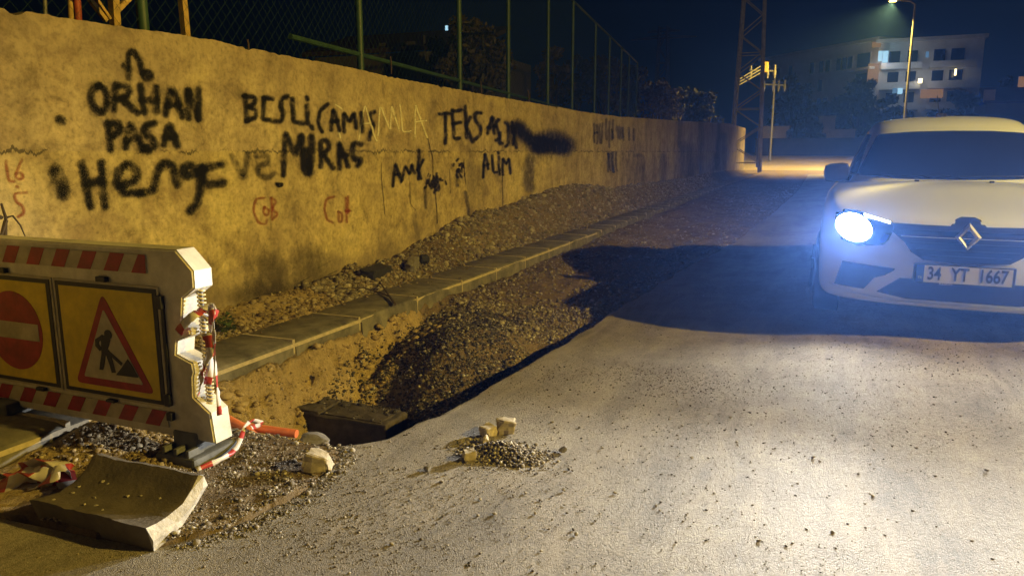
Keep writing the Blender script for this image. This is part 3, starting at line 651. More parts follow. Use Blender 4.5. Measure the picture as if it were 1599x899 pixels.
def stone(name, c, size, mat, label, cat, seed, group=None, rot=(0, 0, 0), boxy=.0, sub=2):
    bm = bmesh.new(); r = random.Random(seed)
    if boxy:
        bmesh.ops.create_cube(bm, size=2); bmesh.ops.bevel(bm, geom=bm.edges[:], offset=.22, segments=2, affect='EDGES', profile=.5)
        bmesh.ops.triangulate(bm, faces=bm.faces); bmesh.ops.subdivide_edges(bm, edges=bm.edges[:], cuts=2, use_grid_fill=True)
        for v in bm.verts: v.co = Vector([v.co.x * (1 + .12 * r.random() * 0 + .16 * math.sin(seed + v.co.z)), v.co.y * (1 + .14 * math.cos(seed * 2 + v.co.x)), v.co.z * (1 + .18 * math.sin(seed * 3 + v.co.x * 1.3))])
    else: bmesh.ops.create_icosphere(bm, subdivisions=max(sub, 2) + (1 if max(size) > .03 else 0), radius=1)
    planes = [(Vector((r.gauss(0, 1), r.gauss(0, 1), r.gauss(0, 1))).normalized(), r.uniform(.55, .85)) for _ in range(9)]
    if boxy: planes = [(n_, d_ + .42) for n_, d_ in planes[:5]]
    for v in bm.verts:
        for n_, d in planes:
            k = v.co.dot(n_)
            if k > d: v.co -= n_ * (k - d) * .95
        v.co *= 1 + .14 * mnoise.noise(v.co * 1.7 + Vector((seed, 0, 0))) + .07 * mnoise.noise(v.co * 4.5 + Vector((seed, 0, 0))) + .03 * mnoise.noise(v.co * 11 + Vector((seed, 0, 0)))
    mx = [max(abs(v.co[i]) for v in bm.verts) for i in range(3)]
    R = Matrix.Rotation(rot[2], 3, 'Z') @ Matrix.Rotation(rot[1], 3, 'Y') @ Matrix.Rotation(rot[0], 3, 'X')
    for v in bm.verts: v.co = R @ Vector([v.co[i] / mx[i] * size[i] / 2 for i in range(3)])
    zmin = min(v.co.z for v in bm.verts)
    for v in bm.verts: v.co.z -= zmin
    me = bpy.data.meshes.new(name); bm.to_mesh(me); bm.free(); me.materials.append(mat)
    o = bpy.data.objects.new(name, me); COL.objects.link(o); o.location = c
    return tag(o, label, cat, group)
def on_road(u, v_): q = at_z(u, v_, .0); return q
q = at_z(497, 741, .01); stone('stone_block', (-1.825, 2.365, .0), (.125, .10, .095), M_STONE_PALE, 'ochre squared stone lump on the gravel right of the orange pipes', 'stone', 3, None, (0, .1, .35), 1)
q = at_z(790, 676); stone('stone', (q.x, q.y, 0), (.10, .08, .075), M_STONE_PALE, 'larger pale stone at the back right of the gravel pile on the road', 'stone', 5, None, (0, 0, .4), 1)
q = at_z(762, 681); stone('stone', (q.x, q.y, 0), (.075, .07, .06), M_STONE_PALE, 'pale stone left of the largest one behind the gravel pile', 'stone', 6, None, (0, 0, 1.2), 1)
q = at_z(757, 692); stone('stone', (q.x, q.y, 0), (.05, .045, .045), M_STONE_PALE, 'small round pale stone in the middle of the pile edge', 'stone', 7)
q = at_z(733, 718); stone('stone', (q.x, q.y, 0), (.06, .05, .05), M_STONE_PALE, 'pale stone at the left end of the gravel pile on the road', 'stone', 8, None, (0, 0, .7), 1)
q = at_z(879, 706); stone('stone', (q.x, q.y, 0), (.038, .034, .034), M_STONE_GREY, 'lone grey stone on the asphalt right of the gravel pile', 'stone', 9)
q = at_z(668, 735); stone('stone', (q.x, q.y, 0), (.035, .03, .026), M_STONE_GREY, 'lone grey stone on the asphalt left of the gravel pile', 'stone', 10)
q = at_z(490, 686); stone('stone', (q.x, q.y, -.02), (.16, .10, .05), M_STONE_GREY, 'flat stone at the lip of the trench beside the pipe ends', 'stone', 12, None, (0, 0, .2))
stone('stone_block', (at_x(587, 433, -3.72).x, at_x(587, 433, -3.72).y, at_x(587, 434, -3.72).z - .01), (.16, .40, .125), M_STONE_DARK, 'long blackened block lying on the verge behind the kerb', 'stone', 14, None, (0, .08, .12), 1)
a_ = at_x(643, 421, -3.68); stone('stone', (a_.x, a_.y, a_.z - .02), (.12, .24, .13), M_STONE_GREY, 'grey wedge shaped stone right of the blackened block', 'stone', 15, None, (.3, .2, .3), 1)
a_ = at_x(662, 413, -3.72); stone('stone', (a_.x, a_.y, a_.z - .01), (.13, .15, .13), M_STONE_DARK, 'dark lump behind the grey wedge shaped stone', 'stone', 16)
a_ = at_x(679, 388, -3.86); stone('stone', (a_.x, a_.y, a_.z - .06), (.13, .19, .12), M_STONE_DARK, 'dark clod against the wall at the near end of the rubble heap', 'stone', 17)
for (u, v_, s, sd) in [(380, 492, .05, 21), (432, 484, .07, 22), (398, 490, .045, 23)]:
    a_ = at_z(u, v_, .12); stone('stone', (a_.x, a_.y, .09), (s, s * 1.2, s * .8), M_STONE_GREY, 'grey stone on the verge behind the near kerb', 'stone', sd, 'stones on the near verge')
# pebbles on the lit road
protos = [stone('pebble', (0, 0, 0), (.022, .018, .015), M_GRIT, 'small loose pebble lying on the dusty asphalt in front of the white car', 'pebble', 40 + i, 'loose pebbles on the road') for i in range(4)]
spots = [(1300, 680), (1185, 845), (1024, 790), (905, 645), (980, 638), (1010, 615), (1115, 770), (1120, 782), (880, 766), (836, 802), (772, 803), (690, 753), (645, 770), (1030, 797), (1172, 722), (940, 700), (1065, 665), (1090, 640), (1140, 652), (1210, 700), (1340, 740), (1362, 775), (1240, 640), (1080, 715), (905, 668), (862, 660), (870, 643), (735, 730), (705, 815), (612, 850), (1300, 832), (1430, 700), (1500, 650), (1540, 735), (1150, 690), (1007, 700), (960, 770), (900, 835), (845, 860), (1050, 855), (1465, 600), (1380, 610), (1120, 620), (1045, 655), (975, 668), (820, 770), (750, 780), (1220, 690), (1280, 720), (1270, 715)]
for i, (u, v_) in enumerate(spots):
    c = at_z(u, v_); z = float(road_z(c.x, c.y)); c = at_z(u, v_, z)
    o = protos[i] if i < 4 else protos[i % 4].copy()
    if i >= 4: COL.objects.link(o)
    s = random.uniform(.35, .95); o.location = (c.x, c.y, z - .001); o.scale = (s, s, s * .95); o.rotation_euler = (0, 0, random.uniform(0, 6))

# ------------------------------------------------------------------ trench contents
ch = MB(); ch.box((-2.62, 3.72, -.54), (.70, .26, .48), None, 0, .012)
ch.box((-2.52, 3.72, -.297), (.42, .235, .02), Matrix.Rotation(.02, 3, 'Y'), 0, .006); ch.box((-2.86, 3.72, -.292), (.21, .25, .02), Matrix.Rotation(-.03, 3, 'Y'), 0, .006)
ch2 = MB(); bm = bmesh.new(); bm.from_mesh(ch.build('tmp', M_CONC).data); bpy.data.objects.remove(bpy.data.objects['tmp'])
bmesh.ops.triangulate(bm, faces=bm.faces); bmesh.ops.subdivide_edges(bm, edges=bm.edges[:], cuts=4, use_grid_fill=True); bm.verts.index_update()
for v_ in bm.verts:
    c_ = v_.co.copy(); v_.co += Vector((mnoise.noise(c_ * 16), mnoise.noise(c_ * 16 + Vector((9, 0, 0))), mnoise.noise(c_ * 16 + Vector((0, 9, 0))))) * .012 + Vector((mnoise.noise(c_ * 50), mnoise.noise(c_ * 50 + Vector((9, 0, 0))), mnoise.noise(c_ * 50 + Vector((0, 9, 0))))) * .005
ch2.add([v_.co[:] for v_ in bm.verts], [[q_.index for q_ in f_.verts] for f_ in bm.faces]); bm.free(); ch = ch2
tag(ch.build('duct_chamber', M_DUCT), 'old concrete duct with a cracked top in the bottom of the trench', 'concrete duct')
for pts, nm in (([(-3.4, 2.70, .06), (-2.95, 2.74, .035), (-2.70, 2.735, .0), (-2.52, 2.70, -.03), (-2.40, 2.66, -.055), (-2.33, 2.63, -.075)], 'orange conduit pipe bending down under the gravel at the trench end'),
                ([(-3.4, 2.60, .03), (-2.95, 2.665, .0), (-2.68, 2.70, -.028), (-2.50, 2.735, -.040), (-2.26, 2.775, -.052)], 'orange conduit pipe with its cut end sticking out over the trench')):
    b_ = MB(); b_.tube(pts, .021, 14, cap=True); tag(b_.build('conduit_pipe', M_ORANGE, smooth=True), nm, 'pipe')

pt = np.stack([RNG.uniform(-2.95, -2.30, 260), RNG.uniform(3.60, 3.86, 260)], 1); pt = pt[RNG.uniform(0, 1, 260) < .25 + .75 * (pt[:, 1] > 3.74)]
scatter('duct_debris', pt, np.full(len(pt), -.292), pareto(len(pt), .006, .03), M_BASALT, 'gravel fallen onto the top of the old concrete duct', 'gravel')

# broken gutter block
sec = [(1.616, .097), (1.66, .089), (1.711, .086), (1.776, .10), (1.823, .134), (1.862, .172), (1.885, .165), (1.902, .118), (1.855, .071), (1.769, .027), (1.702, .004), (1.640, .002)]
g = thing('gutter_block', (-2.2, 1.72, 0), 'broken concave concrete gutter block with its fractured end coloured pale for the headlight lying by the road', 'concrete block')
b_ = MB(); vs = []; n = 26; k = len(sec)
for i in range(n + 1):
    x = -1.945 - .53 * i / n
    for j, (yy, z) in enumerate(sec):
        ex = .012 * mnoise.noise((yy * 30, z * 30, 3 if i else 7)) if i in (0, n) else 0
        sh = -.03 * i / n
        nn = mnoise.noise((x * 12, yy * 14, z * 14)) * .005 + mnoise.noise((x * 40, yy * 40, z * 40)) * .0025
        vs.append((x + ex + (.06 * (yy - 1.75) if i == n else 0) + (-.05 * (yy - 1.616) if i == 0 else 0), yy + sh * .2 + nn, z + nn + (-.004 if i == n else 0)))
fs = [(i * k + j, i * k + (j + 1) % k, (i + 1) * k + (j + 1) % k, (i + 1) * k + j) for i in range(n) for j in range(k)] + [tuple(n * k + j for j in range(k))]
b_.add(vs, fs); b_.build('block_body', M_CONC, g, smooth=True)
fe = MB(); ring = [Vector(v) for v in vs[:k]]
cen = [(ring[j] + ring[(k - 1 - j) % k]) / 2 for j in range(k // 2)]
fv = [(p_.x, p_.y, p_.z) for p_ in ring] + [(c_.x + .012 + .012 * mnoise.noise(c_ * 30), c_.y, c_.z) for c_ in cen]
ff = []
h2 = k // 2
for j in range(h2 - 1):
    ff += [(j, j + 1, k + j + 1, k + j), (k + j, k + j + 1, k - 2 - j, k - 1 - j)]
ff += [(0, k, k - 1), (h2 - 1, h2, k + h2 - 1)]
fe.add(fv, ff); fe.build('fractured_end', M_CONC_PALE, g)
rr = random.Random(5)
for i in range(12):
    x = rr.uniform(-2.42, -2.05); yy = rr.uniform(1.64, 1.80)
    stone('stone_chip', (x, yy, float(np.interp(yy, [1.616, 1.711, 1.776, 1.823], [.097, .086, .10, .134])) - .003), tuple(q_ * rr.uniform(.45, 1.1) for q_ in (.020, .014, .010)), M_RUBBLE, 'little stone chip lying in the hollow of the broken gutter block', 'stone chip', 60 + i, 'chips on the gutter block', (0, 0, rr.uniform(0, 3)), 0, 1)

# ------------------------------------------------------------------ barrier
BY = 2.2
BAR = thing('road_barrier', (-3.07, 2.25, 0), 'white plastic road works barrier with two yellow sign boards and red striped bands', 'barrier')
R_ = [(-2.338, .917), (-2.254, .837), (-2.254, .765), (-2.319, .721), (-2.335, .617), (-2.292, .589), (-2.294, .57), (-2.370, .539), (-2.380, .484), (-2.296, .455), (-2.290, .415), (-2.299, .392), (-2.304, .31), (-2.221, .252), (-2.207, .122)]
CXB = -3.07
Lp = [(2 * CXB - x, z) for x, z in R_][::-1]
out = R_ + Lp
def pillow(poly, y0, y1, r):
    m = MB(); bm = bmesh.new(); vv = [bm.verts.new((x, y0, z)) for x, z in poly]; f = bm.faces.new(vv)
    ex = bmesh.ops.extrude_face_region(bm, geom=[f]); bmesh.ops.translate(bm, vec=(0, y1 - y0, 0), verts=[v for v in ex['geom'] if isinstance(v, bmesh.types.BMVert)])
    bmesh.ops.recalc_face_normals(bm, faces=bm.faces)
    bmesh.ops.bevel(bm, geom=[e_ for e_ in bm.edges if abs(e_.verts[0].co.y - e_.verts[1].co.y) < 1e-5], offset=r, segments=3, affect='EDGES')
    bmesh.ops.triangulate(bm, faces=[f_ for f_ in bm.faces if len(f_.verts) > 4]); bm.verts.index_update()
    m.add([v.co[:] for v in bm.verts], [[v.index for v in f_.verts] for f_ in bm.faces]); bm.free(); m.smooth = True; return m
pillow(out, BY, BY + .105, .007).build('panel', M_PLASTIC, BAR)
def plate(m, poly, y, th=.003, mi=0): m.prism([(x, y, z) for x, z in poly], (0, th, 0), mi)
def band(z0, z1, x0, x1, lean, n, first):
    m = MB(); plate(m, [(x0, z0), (x1, z0), (x1, z1), (x0, z1)], BY - .005, .006, 0)
    pw = .158; 
    for i in range(n):
        a = first - i * pw
        q = [(max(x0, min(x1, a - .08)), z0), (max(x0, min(x1, a)), z0), (max(x0, min(x1, a + lean)), z1), (max(x0, min(x1, a - .08 + lean)), z1)]
        if q[1][0] - q[0][0] > .004 or q[2][0] - q[3][0] > .004:
            if q[1][0] == x1 and q[2][0] == x1 and q[0][0] < x1: pass
            plate(m, q, BY - .0065, .003, 1)
    return m
band(.812, .889, -3.66, -2.497, .047, 9, -2.50).build('warning_band', [M_STRIP, M_RED], BAR)
band(.160, .230, -3.70, -2.450, .047, 9, -2.50).build('warning_band', [M_STRIP, M_RED], BAR)
def circle(cx_, cz, r, n=40): return [(cx_ + r * math.cos(2 * math.pi * i / n), cz + r * math.sin(2 * math.pi * i / n)) for i in range(n)]
def rrect(x0, z0, x1, z1): return [(x0, z0), (x1, z0), (x1, z1), (x0, z1)]
def rpoly(poly, r, n=5):
    o = []; k = len(poly)
    for i in range(k):
        a, b2, c2 = Vector(poly[i - 1]), Vector(poly[i]), Vector(poly[(i + 1) % k])
        p1 = b2 + (a - b2).normalized() * r; p2 = b2 + (c2 - b2).normalized() * r
        for t in np.linspace(0, 1, n): o.append(tuple((1 - t) ** 2 * p1 + 2 * t * (1 - t) * b2 + t * t * p2))
    return o
def sign_board(x0, x1, label):
    m = MB(); z0, z1 = .258, .750
    plate(m, rrect(x0 - .012, z0 - .010, x1 + .012, z1 + .010), BY - .006, .007, 2)
    plate(m, rrect(x0, z0, x1, z1), BY - .009, .0045, 1)
    plate(m, rrect(x0 + .022, z0 + .018, x1 - .022, z1 - .018), BY - .0105, .003, 0)
    o = m.build('sign_board', [M_YELLOW, M_BLACK, M_STRIP], BAR); o['label'] = label; return o
s1 = sign_board(-3.040, -2.452, 'yellow board with red men at work triangle')
s2 = sign_board(-3.668, -3.078, 'yellow board with red no entry disc')
m = MB(); plate(m, rpoly([(-2.755, .715), (-2.502, .300), (-2.968, .300)], .035), BY - .012, .003, 0)
plate(m, rpoly([(-2.755, .646), (-2.562, .334), (-2.912, .334)], .012), BY - .0135, .003, 1)
m.build('warning_triangle', [M_RED, M_STRIP], s1)
def zp(x, y): q_ = at_y(x / 3.1, 370 + y / 3.1, BY); return (q_.x, q_.z)
m = MB()
for i, poly in enumerate([[(503, 470), (540, 475), (548, 495), (542, 520), (527, 562), (506, 562), (503, 520)], [(507, 555), (527, 555), (521, 600), (513, 638), (496, 637), (500, 600)], [(520, 545), (541, 542), (561, 600), (574, 651), (556, 652), (545, 612)], [(510, 468), (476, 490), (476, 522), (498, 547), (509, 536), (493, 515), (494, 502), (514, 492)], [(533, 538), (607, 606), (601, 617), (528, 551)], [(577, 662), (606, 625), (632, 586), (656, 622), (684, 676)]]):
    plate(m, [zp(*q_) for q_ in poly], BY - .0150 - i * .0003, .002)
hc = zp(538, 468); plate(m, circle(hc[0], hc[1], .021, 18), BY - .0172, .002)
m.build('worker_figure', M_BLACK, s1)
m = MB(); plate(m, circle(-3.335, .500, .183), BY - .012, .003, 0); plate(m, rrect(-3.495, .462, -3.175, .540), BY - .0135, .003, 1)
m.build('no_entry_disc', [M_RED, M_STRIP], s2)
for (x, z, w, h) in [(-2.745, .775, .055, .022), (-3.37, .775, .055, .022), (-2.43, .700, .030, .055), (-2.43, .285, .026, .05), (-2.425, .215, .028, .035), (-3.20, .240, .05, .016), (-2.76, .240, .05, .012)]:
    m = MB(); m.box((x, BY - .012, z), (w, .022, h), None, 0, .003); m.build('clip', M_BLACK, BAR)
m = MB(); m.bar((-2.424, BY - .006, .26), (-2.424, BY - .006, .72), .012, .01); m.build('edge_trim', M_BLACK, BAR)
rod = MB(); rod.tube([(-2.272, BY + .05, .79), (-2.262, BY + .05, .24)], .008, 10); rd = rod.build('hinge_rod', M_STEEL, BAR)
hx = MB(); hx.tube([(-2.272 + .010 * (i / 480) + .015 * math.cos(i * 2 * math.pi / 15), BY + .05 + .015 * math.sin(i * 2 * math.pi / 15), .765 - .52 * i / 480) for i in range(481)], .0038, 6)
hx.build('coil', M_SPRING, rd, smooth=True)
def foot(x0, x1, y0, y1, zt):
    m = MB(); m.box(((x0 + x1) / 2, (y0 + y1) / 2, .035), (x1 - x0, y1 - y0, .07), None, 0, .015)
    m.box(((x0 + x1) / 2, (y0 + y1) / 2 - .01, .075 + (zt - .07) / 2), ((x1 - x0) * .62, (y1 - y0) * .42, zt - .05), None, 0, .012)
    for i in range(3): m.box((x0 + (x1 - x0) * (.2 + .3 * i), y0 + .05, .075), (.018, .085, .05), None, 0, .004)
    return m
foot(-2.47, -2.255, 2.13, 2.38, .14).build('foot', M_RUBBERFOOT, BAR)
foot(-3.72, -3.30, 2.02, 2.45, .14).build('foot', M_RUBBERFOOT, BAR)

def ribbon(m, pts, w, along, tw=0.0, seed=0):
    pts = [Vector(p_) for p_ in pts]; P_ = []
    for i in range(len(pts) - 1):
        a, b2 = pts[i], pts[i + 1]; p0 = pts[max(i - 1, 0)]; p3 = pts[min(i + 2, len(pts) - 1)]
        for t in np.linspace(0, 1, 7)[:-1]:
            P_.append(.5 * ((2 * a) + (b2 - p0) * t + (2 * p0 - 5 * a + 4 * b2 - p3) * t * t + (3 * a - p0 - 3 * b2 + p3) * t ** 3))
    P_.append(pts[-1]); L = 0; vs = []; fs = []
    for i, q_ in enumerate(P_):
        d = (P_[min(i + 1, len(P_) - 1)] - P_[max(i - 1, 0)]).normalized(); 
        if i: L += (P_[i] - P_[i - 1]).length
        s_ = d.cross(Vector((.25, -1, .15))).normalized(); up = d.cross(s_)
        a = tw * i + .7 * mnoise.noise((i * .35, seed, 0)); sv = s_ * math.cos(a) + up * math.sin(a)
        ww = w * (1 + .35 * mnoise.noise((i * .4, seed, 5)))
        for u in (-1, 0, 1): vs.append(q_ + sv * ww * .5 * u + up * (.006 * abs(u) * mnoise.noise((i * .8, seed, u)))); along.append(L + seed * .13)
    for i in range(len(P_) - 1):
        for u in (0, 1): fs.append((i * 3 + u, i * 3 + u + 1, i * 3 + u + 4, i * 3 + u + 3))
    m.add(vs, fs)
def tape_obj(name, runs, label):
    m = MB(); al = []
    for i, (pts, w, tw) in enumerate(runs): ribbon(m, pts, w, al, tw, i + 1)
    o = m.build(name, M_TAPE, smooth=True); at = o.data.attributes.new('along', 'FLOAT', 'POINT'); at.data.foreach_set('value', al)
    sm = o.modifiers.new('Solidify', 'SOLIDIFY'); sm.thickness = .0012
    return tag(o, label, 'tape')
bp = lambda u, v_, dy=0: tuple(at_y(u, v_, BY - .012 + dy))
tape_obj('barrier_tape', [([bp(278, 520, -.02), bp(288, 505, -.03), bp(303, 492, -.02), bp(322, 482, .05), bp(331, 480, .06), bp(330, 492, .03)], .035, .0),
    ([bp(330, 481, .02), bp(334, 520, .0), bp(337, 570, .0), bp(341, 620, .0), bp(343, 648, .02)], .020, .10),
    ([bp(322, 520, -.01), bp(327, 548, -.01), bp(318, 572, -.01), bp(312, 602, -.01), bp(309, 618, 0)], .038, .05),
    ([bp(331, 484, .02), bp(328, 520, .02), bp(330, 560, .01), bp(324, 600, .01)], .03, .15),
    ([bp(330, 478, .04), bp(338, 486, .05), bp(326, 496, .03), bp(315, 486, .04)], .03, .3),
    ([(-2.24, 2.45, .10), (-2.33, 2.62, .045), (-2.30, 2.5, .10), (-2.22, 2.33, .055), (-2.20, 2.22, .05), (-2.235, 2.12, .04)], .020, .12)],
    'red and white barrier tape knotted around the end of the barrier')
tape_obj('fallen_tape', [([(-3.0, 1.75, .02), (-2.86, 1.80, .05), (-2.72, 1.83, .06), (-2.62, 1.84, .09), (-2.58, 1.82, .03)], .07, .25), ([(-3.0, 1.72, .04), (-2.84, 1.74, .03), (-2.70, 1.78, .09), (-2.60, 1.80, .06)], .06, .4), ([(-2.9, 1.86, .03), (-2.75, 1.86, .10), (-2.63, 1.87, .07), (-2.60, 1.80, .10), (-2.70, 1.77, .03)], .06, .2)],
    'crumpled red and white tape lying on the ground left of the gutter block')

# twigs and weeds
def twig(name, runs, label, cat='twig', mat=None):
    m = MB()
    for pts, r in runs: m.tube(pts, [r * (1 - .6 * i / (len(pts) - 1)) for i in range(len(pts))], 6)
    return tag(m.build(name, mat or M_BARK, smooth=True), label, cat)
kz = .112
twig('twig', [([at_z(617, 475, kz), at_z(608, 462, kz + .01), at_z(597, 446, kz + .03), at_z(592, 438, kz + .02)], .012), ([at_z(608, 462, kz + .01), at_z(590, 456, kz + .03), at_z(568, 449, kz + .05), at_z(530, 450, kz + .05)], .008)], 'forked dry twig lying across the top of the kerb')
w0 = at_x(15, 372, -3.85)
twig('bare_shrub', [([(-3.80, w0.y, .15), (-3.85, w0.y, .6), at_x(8, 372, -3.85), at_x(9, 340, -3.87), at_x(2, 318, -3.86)], .016), ([at_x(9, 340, -3.87), at_x(20, 337, -3.85), at_x(32, 352, -3.82), at_x(40, 371, -3.80)], .007), ([at_x(3, 340, -3.87), at_x(-8, 334, -3.86), at_x(-20, 300, -3.86)], .01), ([at_x(9, 345, -3.87), at_x(3, 365, -3.8), at_x(-10, 380, -3.75)], .012)], 'bare dark shrub stem in front of the wall behind the barrier', 'shrub')
m = MB(); rw = random.Random(2)
for i in range(220):
    c = at_z(rw.gauss(354, 7), rw.gauss(511, 4), .13); c = Vector((c.x, c.y, rw.uniform(.11, .19))); a = rw.uniform(0, 6.28); l = rw.uniform(.018, .04)
    d = Vector((math.cos(a), math.sin(a), rw.uniform(-.2, .7))) * l; s_ = Vector((-math.sin(a), math.cos(a), 0)) * l * .35
    m.add([c, c + d * .5 + s_, c + d, c + d * .5 - s_], [(0, 1, 2, 3)])
tag(m.build('weed', M_WEED), 'low green weed growing behind the kerb next to the barrier end', 'weed')

# ------------------------------------------------------------------ fence behind the wall
FEN = thing('sports_fence', (-4.8, 9, 0), 'tall green tube fence with wire mesh standing behind the graffiti wall', 'fence')
def fx(Y): return -3.875 - .104 * Y
posts = [1.3, 3.92, 7.03, 10.1, 12.6, 15.6, 18.2, 21.4, 24.0, 26.7, 28.8, 31.4]
for Y in posts:
    m = MB(); m.tube([(fx(Y), Y, .1), (fx(Y), Y, 4.93)], .038, 10); m.build('post', M_FENCE, FEN, smooth=True)
for z, r in ((2.32, .026), (4.91, .03)):
    m = MB(); ys_ = 5.7 if z < 3 else 1.0; m.tube([(fx(ys_), ys_, z), (fx(16), 16, z), (fx(31.4), 31.4, z)], r, 8); m.build('rail', M_FENCE, FEN, smooth=True)
m = MB(); L0, L1, z0, z1 = 1.3, 31.4, .35, 4.88; st = .11; Hh = z1 - z0; t = L0 - Hh
while t < L1:
    for sg in (1, -1):
        a = max(t, L0); b2 = min(t + Hh, L1)
        if b2 > a:
            za, zb = (z0 + a - t, z0 + b2 - t) if sg > 0 else (z1 - (a - t), z1 - (b2 - t))
            m.tube([(fx(a) + .003 * sg, a, za), (fx(b2) + .003 * sg, b2, zb)], .0012, 3, cap=False)
    t += st
m.build('wire_mesh', M_FENCE, FEN)

# ochre frame, red pole
yf = thing('painted_frame', (-4.75, 3.5, 0), 'ochre painted braced frame standing behind the wall at far left', 'frame')
def fpt(u, v_): return tuple(at_x(u, v_, -4.75))
for pts, w, nm in (([fpt(181, 60), fpt(175, -40), fpt(170, -160)], .055, 'post'), ([fpt(292, 75), fpt(281, -40), fpt(270, -160)], .05, 'post'), ([fpt(181, 18), fpt(212, -14)], .035, 'brace'), ([fpt(166, 33), fpt(139, -2), fpt(125, -20)], .028, 'brace'), ([fpt(172, 30), fpt(150, -2)], .02, 'brace'), ([fpt(270, -150), fpt(170, -150)], .05, 'beam')):
    m = MB()
    for a, b2 in zip(pts[:-1], pts[1:]): m.bar(a, b2, w)
    if nm == 'post':
        a = Vector(pts[0]); m.bar((a.x, a.y + .05, .1), a, w)
    m.build(nm, M_YFRAME, yf)
a = at_x(122, 30, -4.6); b2 = at_x(114, -90, -4.6)
m = MB(); m.tube([(a.x, a.y + .03, .1), a, b2], .024, 10); tag(m.build('pole', M_REDPOLE, smooth=True), 'red painted pole behind the wall left of the ochre frame', 'pole')
a = at_x(111, 30, -4.9); b2 = at_x(108, -90, -4.9)
m = MB(); m.tube([(a.x, a.y, .1), a, b2], .02, 10); tag(m.build('pole', M_YFRAME, smooth=True), 'thin ochre pole close behind the red pole', 'pole')
a = at_x(71, 30, -4.7); b2 = at_x(67, -90, -4.7)
m = MB(); m.tube([(a.x, a.y, .1), a, b2], .012, 8); tag(m.build('pole', M_STEEL, smooth=True), 'thin grey pole furthest left behind the wall', 'pole')

# ------------------------------------------------------------------ car
CARX, CARY, CARZ = .88, 5.14, .13
CAR = thing('parked_car', (CARX, CARY, CARZ), 'white saloon car facing the camera with its headlights on', 'car', None, math.radians(-3.1))
plan = [(0, 0), (.18, .002), (.36, .012), (.53, .045), (.66, .10), (.755, .19), (.815, .31), (.848, .48), (.862, .75), (.867, 1.2), (.868, 1.8), (.868, 2.5), (.865, 3.1), (.85, 3.6), (.815, 3.98), (.73, 4.2), (.5, 4.31), (.25, 4.34), (0, 4.35)]
nu = len(plan)
def body_pt(i, v):
    x, y = plan[i]; f = i / (nu - 1)
    fr = max(0, 1 - max(0, y) / .55) if y < 2 else 0; re = max(0, 1 - max(0, 4.35 - y) / .5) if y > 2 else 0
    fr = fr * fr * (3 - 2 * fr); sd = 1 - max(fr, re)
    cy0, cx_s = 2.1, .0
    def inset(k, dy):   # move inwards: sideways for flanks, lengthways for the nose and tail
        return (x * (1 - k), y + (dy if y < 2 else -dy) * (fr if y < 2 else re))
    if v == 0: p_ = inset(.16, .22); z = .21
    elif v == 1: p_ = inset(.04 * sd + .01, .07); z = .195
    elif v == 2: p_ = inset(.012, .012); z = .245
    elif v == 3: p_ = inset(.0, .018); z = .34
    elif v == 4: p_ = inset(.0, .0); z = .48
    elif v == 5: p_ = inset(.004, .012); z = .62 + .02 * sd
    elif v == 6: p_ = inset(.012, .045); z = .71 * fr + .80 * sd + .82 * re
    elif v == 7: p_ = inset(.035, .10); z = .765 * fr + .885 * sd + .93 * re
    elif v == 8: p_ = inset(.085, .24); z = .815 * fr + .915 * sd + .96 * re
    elif v == 9:
        p_ = inset(.30, .55); z = .89 * fr + .945 * sd + .975 * re
    elif v == 10:
        p_ = (x * .35, .95 + (y - .95) * .92 if y > .95 else .95 - (.95 - y) * .25); z = .945 * fr + .965 * sd + .975 * re
    else: p_ = (0, min(max(y, .98), 3.9)); z = .965
    return Vector((p_[0], p_[1], z))
NV = 12
m = MB(); vs = []; fs = []
for sgn in (1, -1):
    o_ = len(vs)
    for i in range(nu):
        for v in range(NV): q_ = body_pt(i, v); vs.append((q_.x * sgn, q_.y, q_.z))
    for i in range(nu - 1):
        for v in range(NV - 1): fs.append((o_ + i * NV + v, o_ + (i + 1) * NV + v, o_ + (i + 1) * NV + v + 1, o_ + i * NV + v + 1))
m.add(vs, fs)
def bake(mb_, name, mat, parent, levels=2, merge=1e-4):
    o = mb_.build(name, mat, parent, local=True)
    bm = bmesh.new(); bm.from_mesh(o.data); bmesh.ops.remove_doubles(bm, verts=bm.verts, dist=merge)
    bmesh.ops.recalc_face_normals(bm, faces=bm.faces); bm.to_mesh(o.data); bm.free()
    sub = o.modifiers.new('Subdivision', 'SUBSURF'); sub.levels = levels; sub.render_levels = levels
    dg = bpy.context.evaluated_depsgraph_get(); dg.update(); me = bpy.data.meshes.new_from_object(o.evaluated_get(dg))
    o.modifiers.clear(); old = o.data; o.data = me; bpy.data.meshes.remove(old)
    me.polygons.foreach_set('use_smooth', [True] * len(me.polygons)); return o
BODY = bake(m, 'body', M_PAINT, CAR)
# cabin
rings = [(.90, .98, 3.86, .765), (.965, 1.06, 3.78, .745), (1.10, 1.30, 3.62, .70), (1.25, 1.58, 3.38, .645), (1.345, 1.78, 3.20, .600), (1.405, 1.93, 3.06, .565), (1.445, 2.12, 2.90, .49), (1.462, 2.35, 2.70, .28)]
m = MB(); vs = []; fs = []; K = 24
for (z, ya, yb, w) in rings:
    for k_ in range(K):
        a = 2 * math.pi * k_ / K; cx_, cy_ = math.sin(a), -math.cos(a)
        ex = .33
        x = w * math.copysign(abs(cx_) ** ex, cx_); t_ = math.copysign(abs(cy_) ** (ex + .12), cy_)
        ym, yh = (ya + yb) / 2, (yb - ya) / 2
        y = ym + yh * t_ + (.13 * (abs(x) / w) ** 2 if t_ < -.5 else (-.10 * (abs(x) / w) ** 2 if t_ > .5 else 0))
        vs.append((x, y, z + (.018 * (1 - (x / w) ** 2) if z > 1.3 else 0)))
